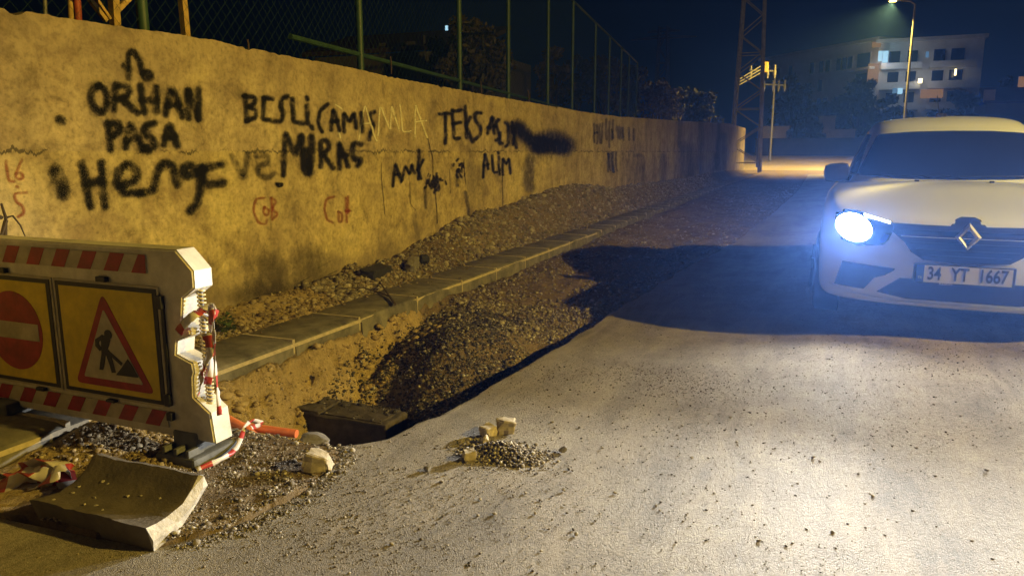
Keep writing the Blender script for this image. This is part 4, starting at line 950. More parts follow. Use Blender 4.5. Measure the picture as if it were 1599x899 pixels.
for r_ in range(len(rings) - 1):
    for k_ in range(K): fs.append((r_ * K + k_, r_ * K + (k_ + 1) % K, (r_ + 1) * K + (k_ + 1) % K, (r_ + 1) * K + k_))
fs.append(tuple((len(rings) - 1) * K + k_ for k_ in range(K)))
m.add(vs, fs); CABIN = bake(m, 'roof', M_PAINT, CAR, 2)
def bvh_of(o):
    me = o.data; return BVHTree.FromPolygons([v.co[:] for v in me.vertices], [p_.vertices[:] for p_ in me.polygons])
BV_B, BV_C = bvh_of(BODY), bvh_of(CABIN)
def project(poly, bvh, axis, off, th=.012, step=.03, mi=0, side=1, m=None):
    """fill a 2D outline and lay it on the car surface; axis 'y' front view (x,z), 'x' side view (y,z), 'z' top view (x,y)"""
    P2 = []
    k = len(poly)
    for i in range(k):
        a, b2 = Vector(poly[i]), Vector(poly[(i + 1) % k]); n_ = max(1, int((b2 - a).length / step))
        for q_ in range(n_): P2.append(a.lerp(b2, q_ / n_))
    nb = len(P2); xs = [q_.x for q_ in P2]; zs = [q_.y for q_ in P2]
    def inside(px_, py_):
        c_ = False
        for i in range(nb):
            a, b2 = P2[i], P2[(i + 1) % nb]
            if (a.y > py_) != (b2.y > py_) and px_ < (b2.x - a.x) * (py_ - a.y) / (b2.y - a.y) + a.x: c_ = not c_
        return c_
    gx_ = np.arange(min(xs) + step / 2, max(xs), step); gz_ = np.arange(min(zs) + step / 2, max(zs), step)
    for a in gx_:
        for b2 in gz_:
            if inside(a, b2) and min((Vector((a, b2)) - q_).length for q_ in P2) > step * .4: P2.append(Vector((a, b2)))
    vo, eo, fo, *_ = delaunay_2d_cdt(P2, [(i, (i + 1) % nb) for i in range(nb)], [], 1, 1e-5)
    out = []; last = None
    for q_ in vo:
        if axis == 'y': org, d = Vector((q_.x, -3, q_.y)), Vector((0, 1, 0))
        elif axis == 'x': org, d = Vector((3 * side, q_.x, q_.y)), Vector((-side, 0, 0))
        else: org, d = Vector((q_.x, q_.y, 4)), Vector((0, 0, -1))
        hit = bvh.ray_cast(org, d)
        if hit[0] is None:
            nr = bvh.find_nearest(org + d * 3); hit = (nr[0],)
        out.append(hit[0] - d * off)
        last = d
    m = m or MB(); nv = len(out)
    fcs = [tuple(f) for f in fo]
    from collections import Counter
    ec = Counter(tuple(sorted((f[i], f[(i + 1) % len(f)]))) for f in fcs for i in range(len(f)))
    bnd_ = [e_ for e_, c_ in ec.items() if c_ == 1]
    vs_ = out + [q_ + last * th for q_ in out]
    fcs += [(a, b2, b2 + nv, a + nv) for a, b2 in bnd_]
    m.add(vs_, fcs, mi); return m
def mir(poly): return [(-x, z) for x, z in poly][::-1]
def sym(half): return half + [(-x, z) for x, z in half[::-1]]
# nose: grille, badge, lamps, intakes, plate
gr = project(sym([(-.035, .775), (-.065, .762), (-.095, .722), (-.25, .724), (-.425, .728), (-.405, .672), (-.335, .613), (-.298, .558), (-.228, .512), (-.06, .498)]), BV_B, 'y', .004)
GR = gr.build('grille', M_TRIM, CAR, local=True)
def front_y(x, z): 
    h = BV_B.ray_cast(Vector((x, -3, z)), Vector((0, 1, 0))); return h[0].y
for z, w in ((.690, .36), (.655, .36), (.615, .31), (.575, .27), (.54, .23)):
    m = MB(); pts = [(x, front_y(x, z) - .008, z) for x in np.linspace(-w, w, 15)]; m.tube(pts, .0055 if z != .655 else .007, 6); m.build('grille_bar', M_CHROME if z == .655 else M_TRIM, GR, local=True)
# lozenge badge, hollow
m = MB(); ocx, ocz = 0.0, .662; oy = front_y(0, .66) - .012
def loz(w, h): return [(ocx, ocz + h), (ocx + w, ocz), (ocx, ocz - h), (ocx - w, ocz)]
O, I = loz(.070, .088), loz(.034, .046); ridge_ = loz(.052, .068)
vs_ = [(x, oy, z) for x, z in O] + [(x, oy - .022, z) for x, z in ridge_] + [(x, oy - .004, z) for x, z in I]
m.add(vs_, [(i, (i + 1) % 4, 4 + (i + 1) % 4, 4 + i) for i in range(4)] + [(4 + i, 4 + (i + 1) % 4, 8 + (i + 1) % 4, 8 + i) for i in range(4)])
m.build('emblem', M_SILVER, CAR, local=True)
HL = [(-.752, .770), (-.70, .795), (-.62, .790), (-.50, .760), (-.415, .736), (-.402, .690), (-.425, .625), (-.455, .590), (-.60, .572), (-.70, .60), (-.745, .68)]
for sgn in (-1, 1):
    poly = HL if sgn < 0 else mir(HL)
    h = project(poly, BV_B, 'y', .004).build('headlight', M_GLASSDARK, CAR, local=True)
    lens = [(-.635 + .108 * math.cos(a_) - .022 * math.sin(a_), .686 + .088 * math.sin(a_)) for a_ in np.linspace(0, 2 * math.pi, 20)[:-1]]  # lens ellipse widened to take in the headlamp's glare
    project(lens if sgn < 0 else mir(lens), BV_B, 'y', .010).build('lamp_lens', M_HEADLAMP, h, local=True)
    drl = [(-.58, .775), (-.50, .756), (-.422, .735), (-.425, .722), (-.50, .741), (-.575, .757)]
    project(drl if sgn < 0 else mir(drl), BV_B, 'y', .011).build('running_light', M_DRL, h, local=True)
    ind = [(-.455, .66), (-.425, .655), (-.44, .615), (-.465, .60), (-.475, .615)]
    project(ind if sgn < 0 else mir(ind), BV_B, 'y', .009).build('indicator', M_CHROME, h, local=True)
    fog = [(-.685, .463), (-.375, .445), (-.385, .43), (-.43, .398), (-.49, .376), (-.545, .296), (-.725, .300)]
    project(fog if sgn < 0 else mir(fog), BV_B, 'y', .004).build('fog_recess', M_TRIM, CAR, local=True)
project([(-.47, .287), (-.345, .388), (.345, .388), (.47, .287), (.30, .258), (-.30, .258)], BV_B, 'y', .004).build('lower_intake', M_TRIM, CAR, local=True)
project(sym([(-.0, .236), (-.35, .238), (-.62, .262), (-.76, .30), (-.76, .27), (-.62, .228), (-.35, .208), (-.0, .206)][:8]), BV_B, 'y', .012, .03).build('bumper_lip', M_PAINT, CAR, local=True)
PY = front_y(0, .43) - .022
m = MB(); m.box((-.008, PY + .006, .428), (.536, .012, .126), None, 0, .004); PF = m.build('number_plate', M_TRIM, CAR, local=True)
m = MB(); m.box((.014, PY - .001, .431), (.462, .004, .104)); m.build('plate_face', M_PLATE, PF, local=True)
m = MB(); m.box((-.238, PY - .001, .431), (.042, .004, .104)); m.build('plate_band', M_PLATEBLUE, PF, local=True)
def text(body, size, loc, mat, parent, name, sx=1.0, rot=(math.pi / 2, 0, 0), bold=0.0):
    cu = bpy.data.curves.new(name, 'FONT'); cu.body = body; cu.size = size; cu.extrude = .0008; cu.offset = bold
    cu.align_x = 'CENTER'; cu.align_y = 'CENTER'
    t_ = bpy.data.objects.new(name, cu); COL.objects.link(t_)
    dg = bpy.context.evaluated_depsgraph_get(); dg.update(); me = bpy.data.meshes.new_from_object(t_.evaluated_get(dg))
    bpy.data.objects.remove(t_); me.materials.clear(); me.materials.append(mat)
    o = bpy.data.objects.new(name, me); COL.objects.link(o); o.parent = parent; o.location = loc; o.rotation_euler = rot; o.scale = (sx, 1, 1); return o
for s_, x in (('34', -.162), ('YT', -.025), ('1667', .146)):
    text(s_, .112, (x, PY - .0042, .431), M_BLACK, PF, 'plate_text', .68, bold=.0022)
text('TR', .022, (-.238, PY - .0042, .405), M_PLATE, PF, 'plate_text', .9)
text('KESKIN', .020, (-.095, PY - .0015, .3735), M_PLATE, PF, 'plate_text', 1.1)
# windows
ws = sym([(0, .968), (-.30, .972), (-.615, .990), (-.60, 1.04), (-.475, 1.300), (-.455, 1.318), (-.25, 1.334), (0, 1.338)][:8])
ws = [(0, .975), (-.32, .979), (-.645, .992), (-.638, 1.03), (-.530, 1.295), (-.505, 1.314), (-.27, 1.330), (0, 1.334), (.27, 1.330), (.505, 1.314), (.530, 1.295), (.638, 1.03), (.645, .992), (.32, .979)]
WS = project(ws, BV_C, 'y', .018, .03, .04).build('windscreen', M_GLASSDARK, CAR, local=True, smooth=True)
for a, b2 in (((-.50, .99), (-.02, .995)), ((.03, .99), (.48, .997))):
    pts = []
    for t_ in np.linspace(0, 1, 8):
        x, z = a[0] + (b2[0] - a[0]) * t_, a[1] + (b2[1] - a[1]) * t_; h = BV_C.ray_cast(Vector((x, -3, z)), Vector((0, 1, 0))); pts.append(h[0] + Vector((0, -.016, 0)))
    m = MB(); m.tube(pts, .006, 6); m.build('wiper', M_TRIM, CAR, local=True)
for sgn in (-1, 1):
    for poly, nm in (([(1.42, 1.0), (1.98, 1.315), (2.40, 1.335), (2.40, 1.0)], 'window'), ([(2.47, 1.0), (2.47, 1.335), (2.95, 1.30), (3.38, 1.02)], 'window')):
        project(poly, BV_C, 'x', .005, .012, .08, side=sgn).build(nm, M_GLASSDARK, CAR, local=True)
    for poly in ([(1.22, .32), (1.26, .86), (2.41, .875), (2.41, .32)], [(2.45, .32), (2.45, .875), (3.15, .875), (3.05, .62), (2.95, .32)]):
        d_ = project(poly, BV_B, 'x', .004, .012, .1, side=sgn).build('door', M_PAINT, CAR, local=True, smooth=True)
        m = MB(); yy = poly[2][0] - .16; xx = BV_B.ray_cast(Vector((3 * sgn, yy, .80)), Vector((-sgn, 0, 0)))[0].x
        m.box((xx + .018 * sgn, yy, .80), (.022, .17, .028), None, 0, .006); m.build('handle', M_PAINT, d_, local=True)
    m = MB(); m.box((.80 * sgn, 1.46, 1.005), (.195, .12, .15), Matrix.Rotation(.10 * sgn, 3, 'Y'), 0, .055)
    m.bar((.66 * sgn, 1.50, .955), (.76 * sgn, 1.48, .965), .05, .045); MI = m.build('mirror', M_TRIM, CAR, local=True, smooth=True)
    # wheels
    for yw in (.80, 3.42):
        wobj = None
        m = MB(); m.tube([(sgn * .70, yw, .30), (sgn * .705, yw, .30), (sgn * .86, yw, .30), (sgn * .876, yw, .30)], [.27, .30, .30, .275], 32)
        wobj = m.build('wheel', M_TYRE, CAR, local=True, smooth=True)
        m = MB(); m.tube([(sgn * .868, yw, .30), (sgn * .882, yw, .30)], .20, 28)
        for q_ in range(5):
            a = q_ * 2 * math.pi / 5; m.bar((sgn * .884, yw, .30), (sgn * .884, yw + .185 * math.cos(a), .30 + .185 * math.sin(a)), .05, .02)
        m.build('rim', M_TRIM, wobj, local=True)
        arc = [(yw + .345 * math.cos(a), .30 + .345 * math.sin(a)) for a in np.linspace(-.15, math.pi + .15, 24)]
        project(arc, BV_B, 'x', .003, .01, .07, side=sgn).build('wheel_arch', M_TRIM, CAR, local=True)
for x in (-.255, .20):
    h = BV_B.ray_cast(Vector((x, .86, 4)), Vector((0, 0, -1)))[0]; m = MB(); m.box((x, .86, h.z + .004), (.03, .02, .014), None, 0, .004); m.build('washer_nozzle', M_TRIM, CAR, local=True)
h = BV_C.ray_cast(Vector((-.06, 2.2, 4)), Vector((0, 0, -1)))[0]
m = MB(); m.box((-.06, 2.2, h.z + .012), (.05, .10, .03), None, 0, .008); m.box((-.02, 2.2, h.z + .010), (.03, .05, .026), None, 0, .006); m.tube([(-.06, 2.2, h.z + .02), (-.06, 2.6, h.z + .20)], .003, 6); m.build('aerial', M_TRIM, CAR, local=True)
# headlight beams of the car
for sgn in (-1, 1):
    for pw, size, wide, dip in ((HEAD_POWER, 46, 3.0, -.05), (HEAD_POWER * .11, 130, 1.0, -.25)):
        ld = bpy.data.lights.new('headlight_beam', 'SPOT'); ld.energy = pw * (1.0 if sgn < 0 else .7); ld.color = (1.0, .965, .90); ld.spot_size = math.radians(size); ld.spot_blend = 1.0; ld.shadow_soft_size = .045
        lo = bpy.data.objects.new('headlight_beam', ld); COL.objects.link(lo); lo.parent = CAR
        lo.location = (sgn * .64, front_y(sgn * .64, .68) - .05, .685); lo.scale = (wide, 1, 1)
        lo.rotation_euler = Vector((-.15 + sgn * .02, -1, dip)).to_track_quat('-Z', 'Y').to_euler()

# ------------------------------------------------------------------ street lamps
def street_lamp(loc, hgt, arm, power, label, spot=160, lit=True, aim=None, blend=.5):
    t = thing('street_lamp', loc, label, 'street lamp'); L = Vector(loc)
    m = MB(); m.tube([L, L + Vector((0, 0, hgt * .6)), L + Vector((0, 0, hgt - .25)), L + Vector((arm * .25, 0, hgt - .02)), L + Vector((arm, 0, hgt + .12))], [.09, .075, .06, .05, .04], 12); m.tube([L, L + Vector((0, 0, .5))], .13, 12)
    m.build('pole', M_STEEL, t, smooth=True)
    hd = L + Vector((arm * 1.12, 0, hgt + .13)); m = MB(); m.box(hd, (.62, .26, .13), None, 0, .05); ho = m.build('lamp_head', M_STEEL, t, smooth=True)
    m = MB(); m.box(hd - Vector((math.copysign(.08, -arm) * 0, 0, .085)), (.40, .2, .06), None, 0, .02); m.build('lamp_glass', M_SODIUM, ho)
    ld = bpy.data.lights.new('sodium_light', 'SPOT'); ld.energy = power; ld.color = SODIUM; ld.spot_size = math.radians(spot); ld.spot_blend = blend; ld.shadow_soft_size = .09
    lo = bpy.data.objects.new('sodium_light', ld); COL.objects.link(lo); lo.parent = ho; lo.location = hd - Vector((0, 0, .16)) - WORLD[ho.name]
    if aim is not None: lo.rotation_euler = (Vector(aim) - (hd - Vector((0, 0, .16)))).to_track_quat('-Z', 'Y').to_euler()
    return t
ml = Vector(MAIN_LAMP)
street_lamp((ml.x + 1.4, ml.y, .13), ml.z - .1, -1.25, MAIN_POWER, 'sodium street lamp on the near right pavement opposite the wall', 172, aim=(-1.5, 6.0, 0), blend=.18)
b0 = at_y(1412, 185, 55); street_lamp((b0.x + .02, 55, 0), 10.65, -1.15, FAR_POWER, 'tall sodium street lamp rising behind the white car', 140, aim=(0, 57, 0))

# ------------------------------------------------------------------ pylon and poles
def lattice(name, x0, y0, w0, w1, hgt, label, arms=(), mat=M_STEEL, base=0.0, t=.07, step=1.25):
    tw = thing(name, (x0, y0, base), label, 'pylon')
    corner = lambda sx, sy, z: (x0 + sx * (w0 + (w1 - w0) * z / hgt) / 2, y0 + sy * (w0 + (w1 - w0) * z / hgt) / 2, base + z)
    for sx, sy in ((1, 1), (1, -1), (-1, 1), (-1, -1)):
        m = MB(); m.bar(corner(sx, sy, 0), corner(sx, sy, hgt), t * 1.5); m.build('leg', mat, tw)
    m = MB(); z = .5; i = 0
    while z + step < hgt:
        for (a, b2) in (((-1, -1), (1, -1)), ((-1, 1), (1, 1)), ((-1, -1), (-1, 1)), ((1, -1), (1, 1))):
            s0, s1 = (a, b2) if i % 2 else (b2, a)
            m.bar(corner(*s0, z), corner(*s1, z + step), t * .75)
            if i % 3 == 0: m.bar(corner(*a, z), corner(*b2, z), t * .7)
        z += step; i += 1
    m.build('bracing', mat, tw)
    for z, l in arms:
        m = MB(); m.bar((x0 - l, y0, base + z), (x0 + l, y0, base + z), t * 1.2); m.bar((x0 - l, y0, base + z), (x0, y0, base + z + .5), t * .8); m.bar((x0 + l, y0, base + z), (x0, y0, base + z + .5), t * .8); m.build('crossarm', mat, tw)
    return tw
lattice('pylon', -3.6, 42.7, 1.55, .85, 12.5, 'tall steel lattice pylon at the far end of the graffiti wall', ((11.6, 1.6),), mat=M_PYLON, base=.2, t=.060, step=.95)
lattice('pylon', -23.3, 120, 2.6, 1.2, 20.3, 'distant dark lattice pylon rising beyond the fence', ((18.6, 5.0), (19.6, 2.5)), t=.16, step=2.4)
def utility_pole(x0, y0, hgt, label, lean=0, fancy=False):
    t = thing('utility_pole', (x0, y0, 0), label, 'utility pole')
    m = MB(); m.tube([(x0, y0, 0), (x0 + lean, y0, hgt)], [.11, .08], 10); m.build('pole', M_STEEL if fancy else M_TRIM, t, smooth=True)
    m = MB(); m.bar((x0 + lean - .95, y0, hgt - .5), (x0 + lean + .95, y0, hgt - .65), .11); m.build('crossarm', M_STEEL, t)
    for q_ in (-.85, -.1, .35, .85):
        m = MB(); m.tube([(x0 + lean + q_, y0, hgt - 1.15), (x0 + lean + q_, y0, hgt - .2)], [.07, .07], 8); m.tube([(x0 + lean + q_, y0, hgt - .95), (x0 + lean + q_, y0, hgt - .6)], .11, 8); m.build('insulator', M_STEEL, t, smooth=True)
    return t
b1 = at_y(1210, 122, 70); utility_pole(b1.x, 70, b1.z, 'pale utility pole with insulators in front of the far trees', 0, True)
b2_ = at_y(1192, 98, 60); t = utility_pole(b2_.x, 60, b2_.z, 'dark utility pole just right of the near pylon with a lit bracket')
m = MB()
for q_ in range(3): m.bar((b2_.x + .1, 60 - .1, b2_.z - .1 - q_ * .25), (b2_.x - 1.9, 59.2, b2_.z - 1.4 - q_ * .2), .07)
m.build('bracket', M_STEEL, t)
m = MB(); m.box((b2_.x + .15, 59.9, b2_.z - .35), (.45, .3, .75), None, 0, .05); m.build('transformer', M_YFRAME, t)
for q_, (a, b3) in enumerate([((b2_.x - .5, 60, b2_.z - .2), (b1.x - .7, 70, b1.z - .2)), ((b2_.x + .5, 60, b2_.z - .3), (b1.x + .7, 70, b1.z - .3))]):
    a, b3 = Vector(a), Vector(b3); m = MB(); m.tube([a.lerp(b3, i / 10) - Vector((0, 0, .5 * 4 * (i / 10) * (1 - i / 10))) for i in range(11)], .018, 5)
    tag(m.build('power_cable', M_TRIM), ['upper thin black cable strung between the two utility poles', 'lower thin black cable strung between the two utility poles'][q_], 'cable')

# ------------------------------------------------------------------ far buildings
A0 = Vector((-8.6, 122, 0)); A1 = Vector((6.2, 105, 0)); B1 = Vector((17.3, 104.5, 0)); HB = 14.75
bl = thing('apartment_building', (6.2, 108, 0), 'pale five storey apartment block with a few lit windows behind the car', 'building')
def quad_wall(m, a, b2, depth, h, mi=0):
    d = (b2 - a).normalized(); n_ = Vector((-d.y, d.x, 0))
    m.prism([a, b2, b2 + n_ * depth, a + n_ * depth], (0, 0, h), mi); return n_
m = MB(); quad_wall(m, A0, A1, 11, HB); m.build('wall', M_FACADE, bl)
m = MB(); quad_wall(m, A1 + Vector((.06, 0, 0)), B1, 11, HB - .35); m.build('wall', M_FACADE, bl)
for a, b2, zz in ((A0, A1, HB), (A1, B1, HB - .34)):
    d = (b2 - a).normalized(); n_ = Vector((-d.y, d.x, 0)); m = MB()
    m.prism([a - n_ * .5 - d * .4, b2 - n_ * .5 + d * .3, b2 + n_ * 11.3 + d * .3, a + n_ * 11.3 - d * .4], (0, 0, .4)); 
    for i_ in range(len(m.v)): m.v[i_] = (m.v[i_][0], m.v[i_][1], m.v[i_][2] + zz)
    m.build('roof', M_FACADE, bl)
def facade_box(m, a, b2, s0, s1, z0, z1, out, th):
    d = (b2 - a).normalized(); n_ = Vector((-d.y, d.x, 0)); p0 = a + d * s0 - n_ * out; p1 = a + d * s1 - n_ * out
    m.prism([(p0.x, p0.y, z0), (p1.x, p1.y, z0), (p1.x, p1.y, z1), (p0.x, p0.y, z1)], n_ * th)
def win(a, b2, s0, s1, z0, z1, mat=None, label=None):
    m = MB(); facade_box(m, a, b2, s0 - .09, s1 + .09, z0 - .09, z1 + .09, .06, .12); f = m.build('window', M_FACADE, bl)
    m = MB(); facade_box(m, a, b2, s0, s1, z0, z1, .09, .06); m.build('pane', mat or M_WIN, f)
    if label: f['label'] = label
LA = (A1 - A0).length; LB = (B1 - A1).length
for k_ in range(5):
    zc = 12.6 - 2.45 * k_
    for s_ in (3.5, 6.2, 8.0, 10.6, 12.4, 13.6, 15.6, 16.6, 17.6):
        if (int(s_ * 7) + k_ * 3) % 7 == 0: continue
        win(A0, A1, s_, s_ + .75, zc - .75, zc + .75)
    for s_ in ((19.2, 21.3),): win(A0, A1, s_[0], s_[1], zc - .8, zc + .9)
    m = MB(); facade_box(m, A0, A1, 18.6, LA - .1, zc - 1.25, zc - .95, 1.1, 1.0); m.build('balcony', M_FACADE, bl)
    # right wing: long balconies and glazing
    for s0, s1 in ((1.2, 2.4), (3.2, 4.3), (6.0, 7.2), (7.8, 9.2)):
        lit = (k_ == 0 and s0 == 1.2); 
        win(A1, B1, s0, s1, zc - .95, zc + .75)
    for s0, s1 in ((.4, 4.8), (5.6, LB - .6)):
        m = MB(); facade_box(m, A1, B1, s0, s1, zc - 1.4, zc - .55 if k_ else zc - .7, 1.25, .10); facade_box(m, A1, B1, s0, s1, zc - 1.45, zc - 1.28, 1.14, 1.12); m.build('balcony', M_FACADE, bl)
def wpx(u0, v0, u1, v1, Y, mat, name, label, th=.08):
    a = at_y(u0, v0, Y); b3 = at_y(u1, v1, Y); m = MB(); m.box(((a.x + b3.x) / 2, Y, (a.z + b3.z) / 2), (abs(b3.x - a.x), th, abs(a.z - b3.z))); o = m.build(name, mat, bl); o['label'] = label; return o
wpx(1372, 80, 1377, 96, 103.55, M_LITWIN, 'lit_window', 'left narrow cool lit window on the top floor'); wpx(1379, 80, 1386, 98, 103.55, M_LITWIN, 'lit_window', 'right cool lit window on the top floor')
wpx(1446, 81, 1450, 90, 103.2, M_DIMWIN, 'lit_window', 'small blue lit window on the top floor at right'); wpx(1394, 138, 1400, 146, 103.2, M_DIMWIN, 'lit_window', 'dim blue lit window low down'); wpx(1402, 138, 1409, 147, 103.2, M_LITWIN, 'lit_window', 'cool lit window low down')
wpx(1356, 100, 1371, 128, 104.9, M_WARMGLOW, 'glow_panel', 'warm glowing panel for the lamp lit wall beside the corner balconies'); wpx(1362, 66, 1375, 74, 104.85, M_WARMGLOW, 'glow_panel', 'warm glowing panel for the lamp lit eave')
wpx(1434, 123, 1440, 130, 103.1, M_WARMLAMP, 'wall_lamp', 'warm lamp on the balcony'); WL = at_y(1437, 122, 101.2)
for (loc_, pw_, col_) in ((WL, 80, (.95, .92, .85)), (at_y(1366, 96, 102.6), 110, (1.0, .62, .25)), (at_y(1384, 100, 101.5), 130, (.62, .85, 1.0))):
    ld = bpy.data.lights.new('facade_lamp_light', 'POINT'); ld.energy = pw_; ld.color = col_; ld.shadow_soft_size = .3
    lo = bpy.data.objects.new('facade_lamp_light', ld); COL.objects.link(lo); lo.location = loc_
wpx(1491, 108, 1493, 118, 103.1, M_WARMLAMP, 'wall_lamp', 'thin warm light strip')
wpx(1438, 140, 1472, 153, 103.0, M_WARMGLOW, 'glow_panel', 'wide dim orange glowing panel for a lit wall')
h = thing('house', (17, 88, 0), 'small dim house with one pale lit wall at the right of the apartment block', 'house')
a = at_y(1538, 140, 88); m = MB(); m.box((a.x + 5, 91, 3), (9.5, 6, 6)); m.build('wall', M_FACADE2, h); m = MB(); m.prism([(a.x, 87.7, 6), (a.x + 10, 87.7, 6), (a.x + 10, 91, 7.6), (a.x, 91, 7.6)], (0, 0, .2)); m.build('roof', M_ROOF, h)
c0 = at_y(1545, 150, 87.9); m = MB(); m.box((c0.x, 87.95, c0.z), (1.0, .1, 1.2)); m.build('window', M_BEIGE, h)
c0 = at_y(1597, 128, 87.9); m = MB(); m.box((c0.x, 87.95, c0.z), (.7, .1, 1.0)); o = m.build('window', M_WARMGLOW, h); o['label'] = 'warm lit window'
# low lit walls at the far side of the crossing
def wallbox(u0, v0, u1, v1, Y, d, mat, name, label, cat):
    a = at_y(u0, v0, Y); b3 = at_y(u1, v1, Y); m = MB(); m.box(((a.x + b3.x) / 2, Y + d / 2, a.z / 2), (b3.x - a.x, d, a.z), None, 0, .02)
    m.box(((a.x + b3.x) / 2, Y + d / 2, a.z + .06), (b3.x - a.x + .16, d + .16, .12), None, 0, .02)
    return tag(m.build(name, mat), label, cat)
wallbox(1187, 199, 1231, 222, 88, 4, M_BEIGE, 'shed', 'low beige flat roofed shed across the junction left of the dark bush', 'shed')
wallbox(1279, 183, 1303, 210, 90, 3, M_BEIGE, 'gate_house', 'narrow beige gate house right of the dark bush', 'gate house')
wallbox(1270, 204, 1335, 215, 88.5, .4, M_BEIGE, 'low_wall', 'low beige wall in front of the gate house', 'wall')
wallbox(1180, 218, 1420, 240, 86, .5, M_FACADE3, 'low_wall', 'long dark low block in place of the hedge along the far side of the crossing road', 'wall')  # plain block put where a dark hedge stands
# dark house behind the fence
hs = thing('house', (-14.5, 27, 0), 'dark house behind the fence with one small blue lit window', 'house')
m = MB(); m.box((-16.2, 30, 2.6), (7.5, 6, 5.2)); m.build('wall', M_FACADE2, hs)
m = MB(); m.prism([(-20.3, 26.6, 5.2), (-12.2, 26.6, 5.2), (-12.2, 30, 6.3), (-20.3, 30, 6.3)], (0, 0, .18)); m.build('roof', M_ROOF, hs)
for (u0, v0, u1, v1) in ((625, 66, 648, 88), (592, 68, 602, 88), (661, 56, 664, 100)):
    a = at_y(u0, v0, 26.95); b3 = at_y(u1, v1, 26.95); m = MB(); m.box(((a.x + b3.x) / 2, 26.97, (a.z + b3.z) / 2), (b3.x - a.x, .08, a.z - b3.z)); m.build('window', M_KERB, hs)
a = at_y(697, 44, 26.4); m = MB(); m.box((a.x, 26.42, a.z), (.10, .05, .17)); o = m.build('lit_window', M_LITWIN, hs); o['label'] = 'tiny blue white lit window'
m = MB(); m.box((-12.35, 26.6, 2.8), (.3, .3, 5.6)); m.build('column', M_FACADE2, hs)

# ------------------------------------------------------------------ trees
def tree(u, vtop, vbot, Y, wpx_, mat, label, n=2600, leaf=.16, seed=1, cat='tree', name='tree', group=None):
    top = at_y(u, vtop, Y); k_ = (at_y(u + 10, vtop, Y).x - top.x) / 10; w = wpx_ * k_ / 2
    hgt = top.z; cz = at_y(u, vbot, Y).z; cz = max(cz, hgt * .25)
    r = random.Random(seed); t = thing(name, (top.x, Y, 0), label, cat, group)
    m = MB(); m.tube([(top.x, Y, 0), (top.x + .1, Y, cz * .8), (top.x, Y, (cz + hgt) / 2)], [.05 * w + .06, .04 * w + .04, .03], 8)
    for q_ in range(6):
        a = r.uniform(0, 6.28); m.tube([(top.x, Y, cz * r.uniform(.6, 1)), (top.x + math.cos(a) * w * .5, Y + math.sin(a) * w * .5, (cz + hgt) / 2 + r.uniform(-.2, .3) * (hgt - cz))], [.03 * w + .02, .012], 5)
    m.build('trunk', M_BARK, t)
    cl = []
    for q_ in range(26):
        a = r.uniform(0, 6.28); zz = r.uniform(0, 1); rad = w * math.sqrt(r.random()) * (1.05 - .75 * abs(zz - .35) ** 1.2 * 1.2)
        cl.append((top.x + math.cos(a) * rad, Y + math.sin(a) * rad * .8, cz + zz * (hgt - cz) * .95, r.uniform(.18, .36) * w))
    cl.append((top.x, Y, hgt - .12 * w, .14 * w))
    V_ = []; F_ = []
    for q_ in range(n):
        c_ = r.choice(cl); d = Vector((r.gauss(0, 1), r.gauss(0, 1), r.gauss(0, .8))).normalized() * c_[3] * (.55 + .5 * r.random())
        p_ = Vector(c_[:3]) + d; a, b3 = Vector((r.gauss(0, 1), r.gauss(0, 1), r.gauss(0, 1))).normalized(), Vector((r.gauss(0, 1), r.gauss(0, 1), r.gauss(0, 1))).normalized()
        s_ = leaf * r.uniform(.6, 1.3); o_ = len(V_); V_ += [p_ - a * s_, p_ + b3 * s_ * .5, p_ + a * s_, p_ - b3 * s_ * .5]; F_.append((o_, o_ + 1, o_ + 2, o_ + 3))
    m = MB(); m.add(V_, F_); m.build('crown', mat, t); return t
TG = 'trees behind the fence'
tree(742, 30, 130, 22, 105, M_LEAF_OLIVE, 'broad olive brown tree behind the fence beside the dark house', 3600, .10, 1)
tree(690, 62, 130, 24, 60, M_LEAF_OLIVE, 'small olive tree standing before the dark house wall', 1500, .10, 2)
tree(868, 78, 150, 34, 60, M_LEAF_OLIVE, 'narrow olive tree behind the fence left of the taller posts', 1800, .13, 3)
tree(900, 88, 160, 38, 70, M_LEAF_DARK, 'dark tree behind the middle of the fence', 2200, .15, 4)
tree(945, 92, 165, 40, 75, M_LEAF_OLIVE, 'olive tree behind the far part of the fence', 2200, .15, 5)
tree(985, 108, 175, 44, 70, M_LEAF_DARK, 'dark tree behind the last fence posts', 2200, .17, 6)
tree(1030, 128, 190, 46, 75, M_LEAF_OLIVE, 'low olive tree just right of the fence end', 2400, .15, 7)
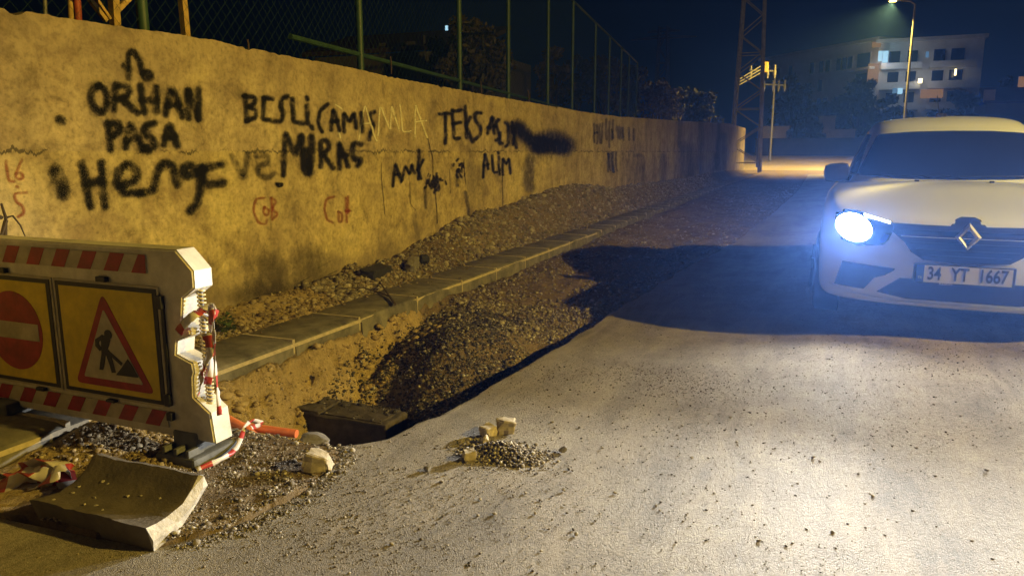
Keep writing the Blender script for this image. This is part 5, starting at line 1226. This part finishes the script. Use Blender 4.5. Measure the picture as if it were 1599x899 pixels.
tree(1072, 142, 195, 50, 60, M_LEAF_DARK, 'low dark tree between the fence end and the pylon', 2000, .17, 8)
tree(1106, 146, 195, 50, 45, M_LEAF_DARK, 'low dark green tree just left of the pylon', 2000, .18, 9)
tree(1240, 118, 205, 95, 75, M_LEAF_OLIVE, 'dim olive tree behind the pale utility pole', 2600, .30, 10)
tree(1263, 172, 222, 86.8, 50, M_LEAF_DARK, 'round dark bush across the junction between shed and gate house', 2600, .22, 11, 'bush', 'bush')
tree(1345, 128, 212, 92, 85, M_LEAF_DARK, 'large dark tree in front of the apartment block left of the lamp', 3600, .30, 12)
tree(1300, 160, 205, 96, 60, M_LEAF_DARK, 'smaller dark tree behind the gate house', 2200, .28, 13)
tree(1392, 150, 212, 94, 70, M_LEAF_DARK, 'dark tree right behind the tall street lamp pole', 2600, .30, 14)
tree(1500, 148, 205, 93, 85, M_LEAF_DARK, 'dark tree in front of the right wing of the apartment block', 2600, .30, 15)
tree(1575, 120, 210, 96, 70, M_LEAF_DARK, 'dark tree at the right edge beyond the small house', 2400, .30, 16)

# ------------------------------------------------------------------ haze volume added for the headlight glare
m = MB(); m.box((0, 300, 14), (1300, 900, 33)); hz_ = m.build('haze', None) if False else None
me = bpy.data.meshes.new('haze'); bm = bmesh.new(); bmesh.ops.create_cube(bm, size=1)
bmesh.ops.scale(bm, vec=(1400, 1000, 28), verts=bm.verts); bmesh.ops.translate(bm, vec=(0, 350, 12.2), verts=bm.verts); bm.to_mesh(me); bm.free()
hz_ = bpy.data.objects.new('haze', me); COL.objects.link(hz_); tag(hz_, 'thin blue haze volume added to carry the headlight glare', 'haze', kind='stuff')
hm = bpy.data.materials.new('glare_haze'); hm.use_nodes = True; t = hm.node_tree; t.nodes.clear()
out_ = t.nodes.new('ShaderNodeOutputMaterial'); pv = t.nodes.new('ShaderNodeVolumePrincipled')
pv.inputs['Color'].default_value = (.12, .30, 1.0, 1); pv.inputs['Density'].default_value = HAZE_DENSITY; pv.inputs['Anisotropy'].default_value = .78
t.links.new(pv.outputs[0], out_.inputs['Volume']); me.materials.append(hm)
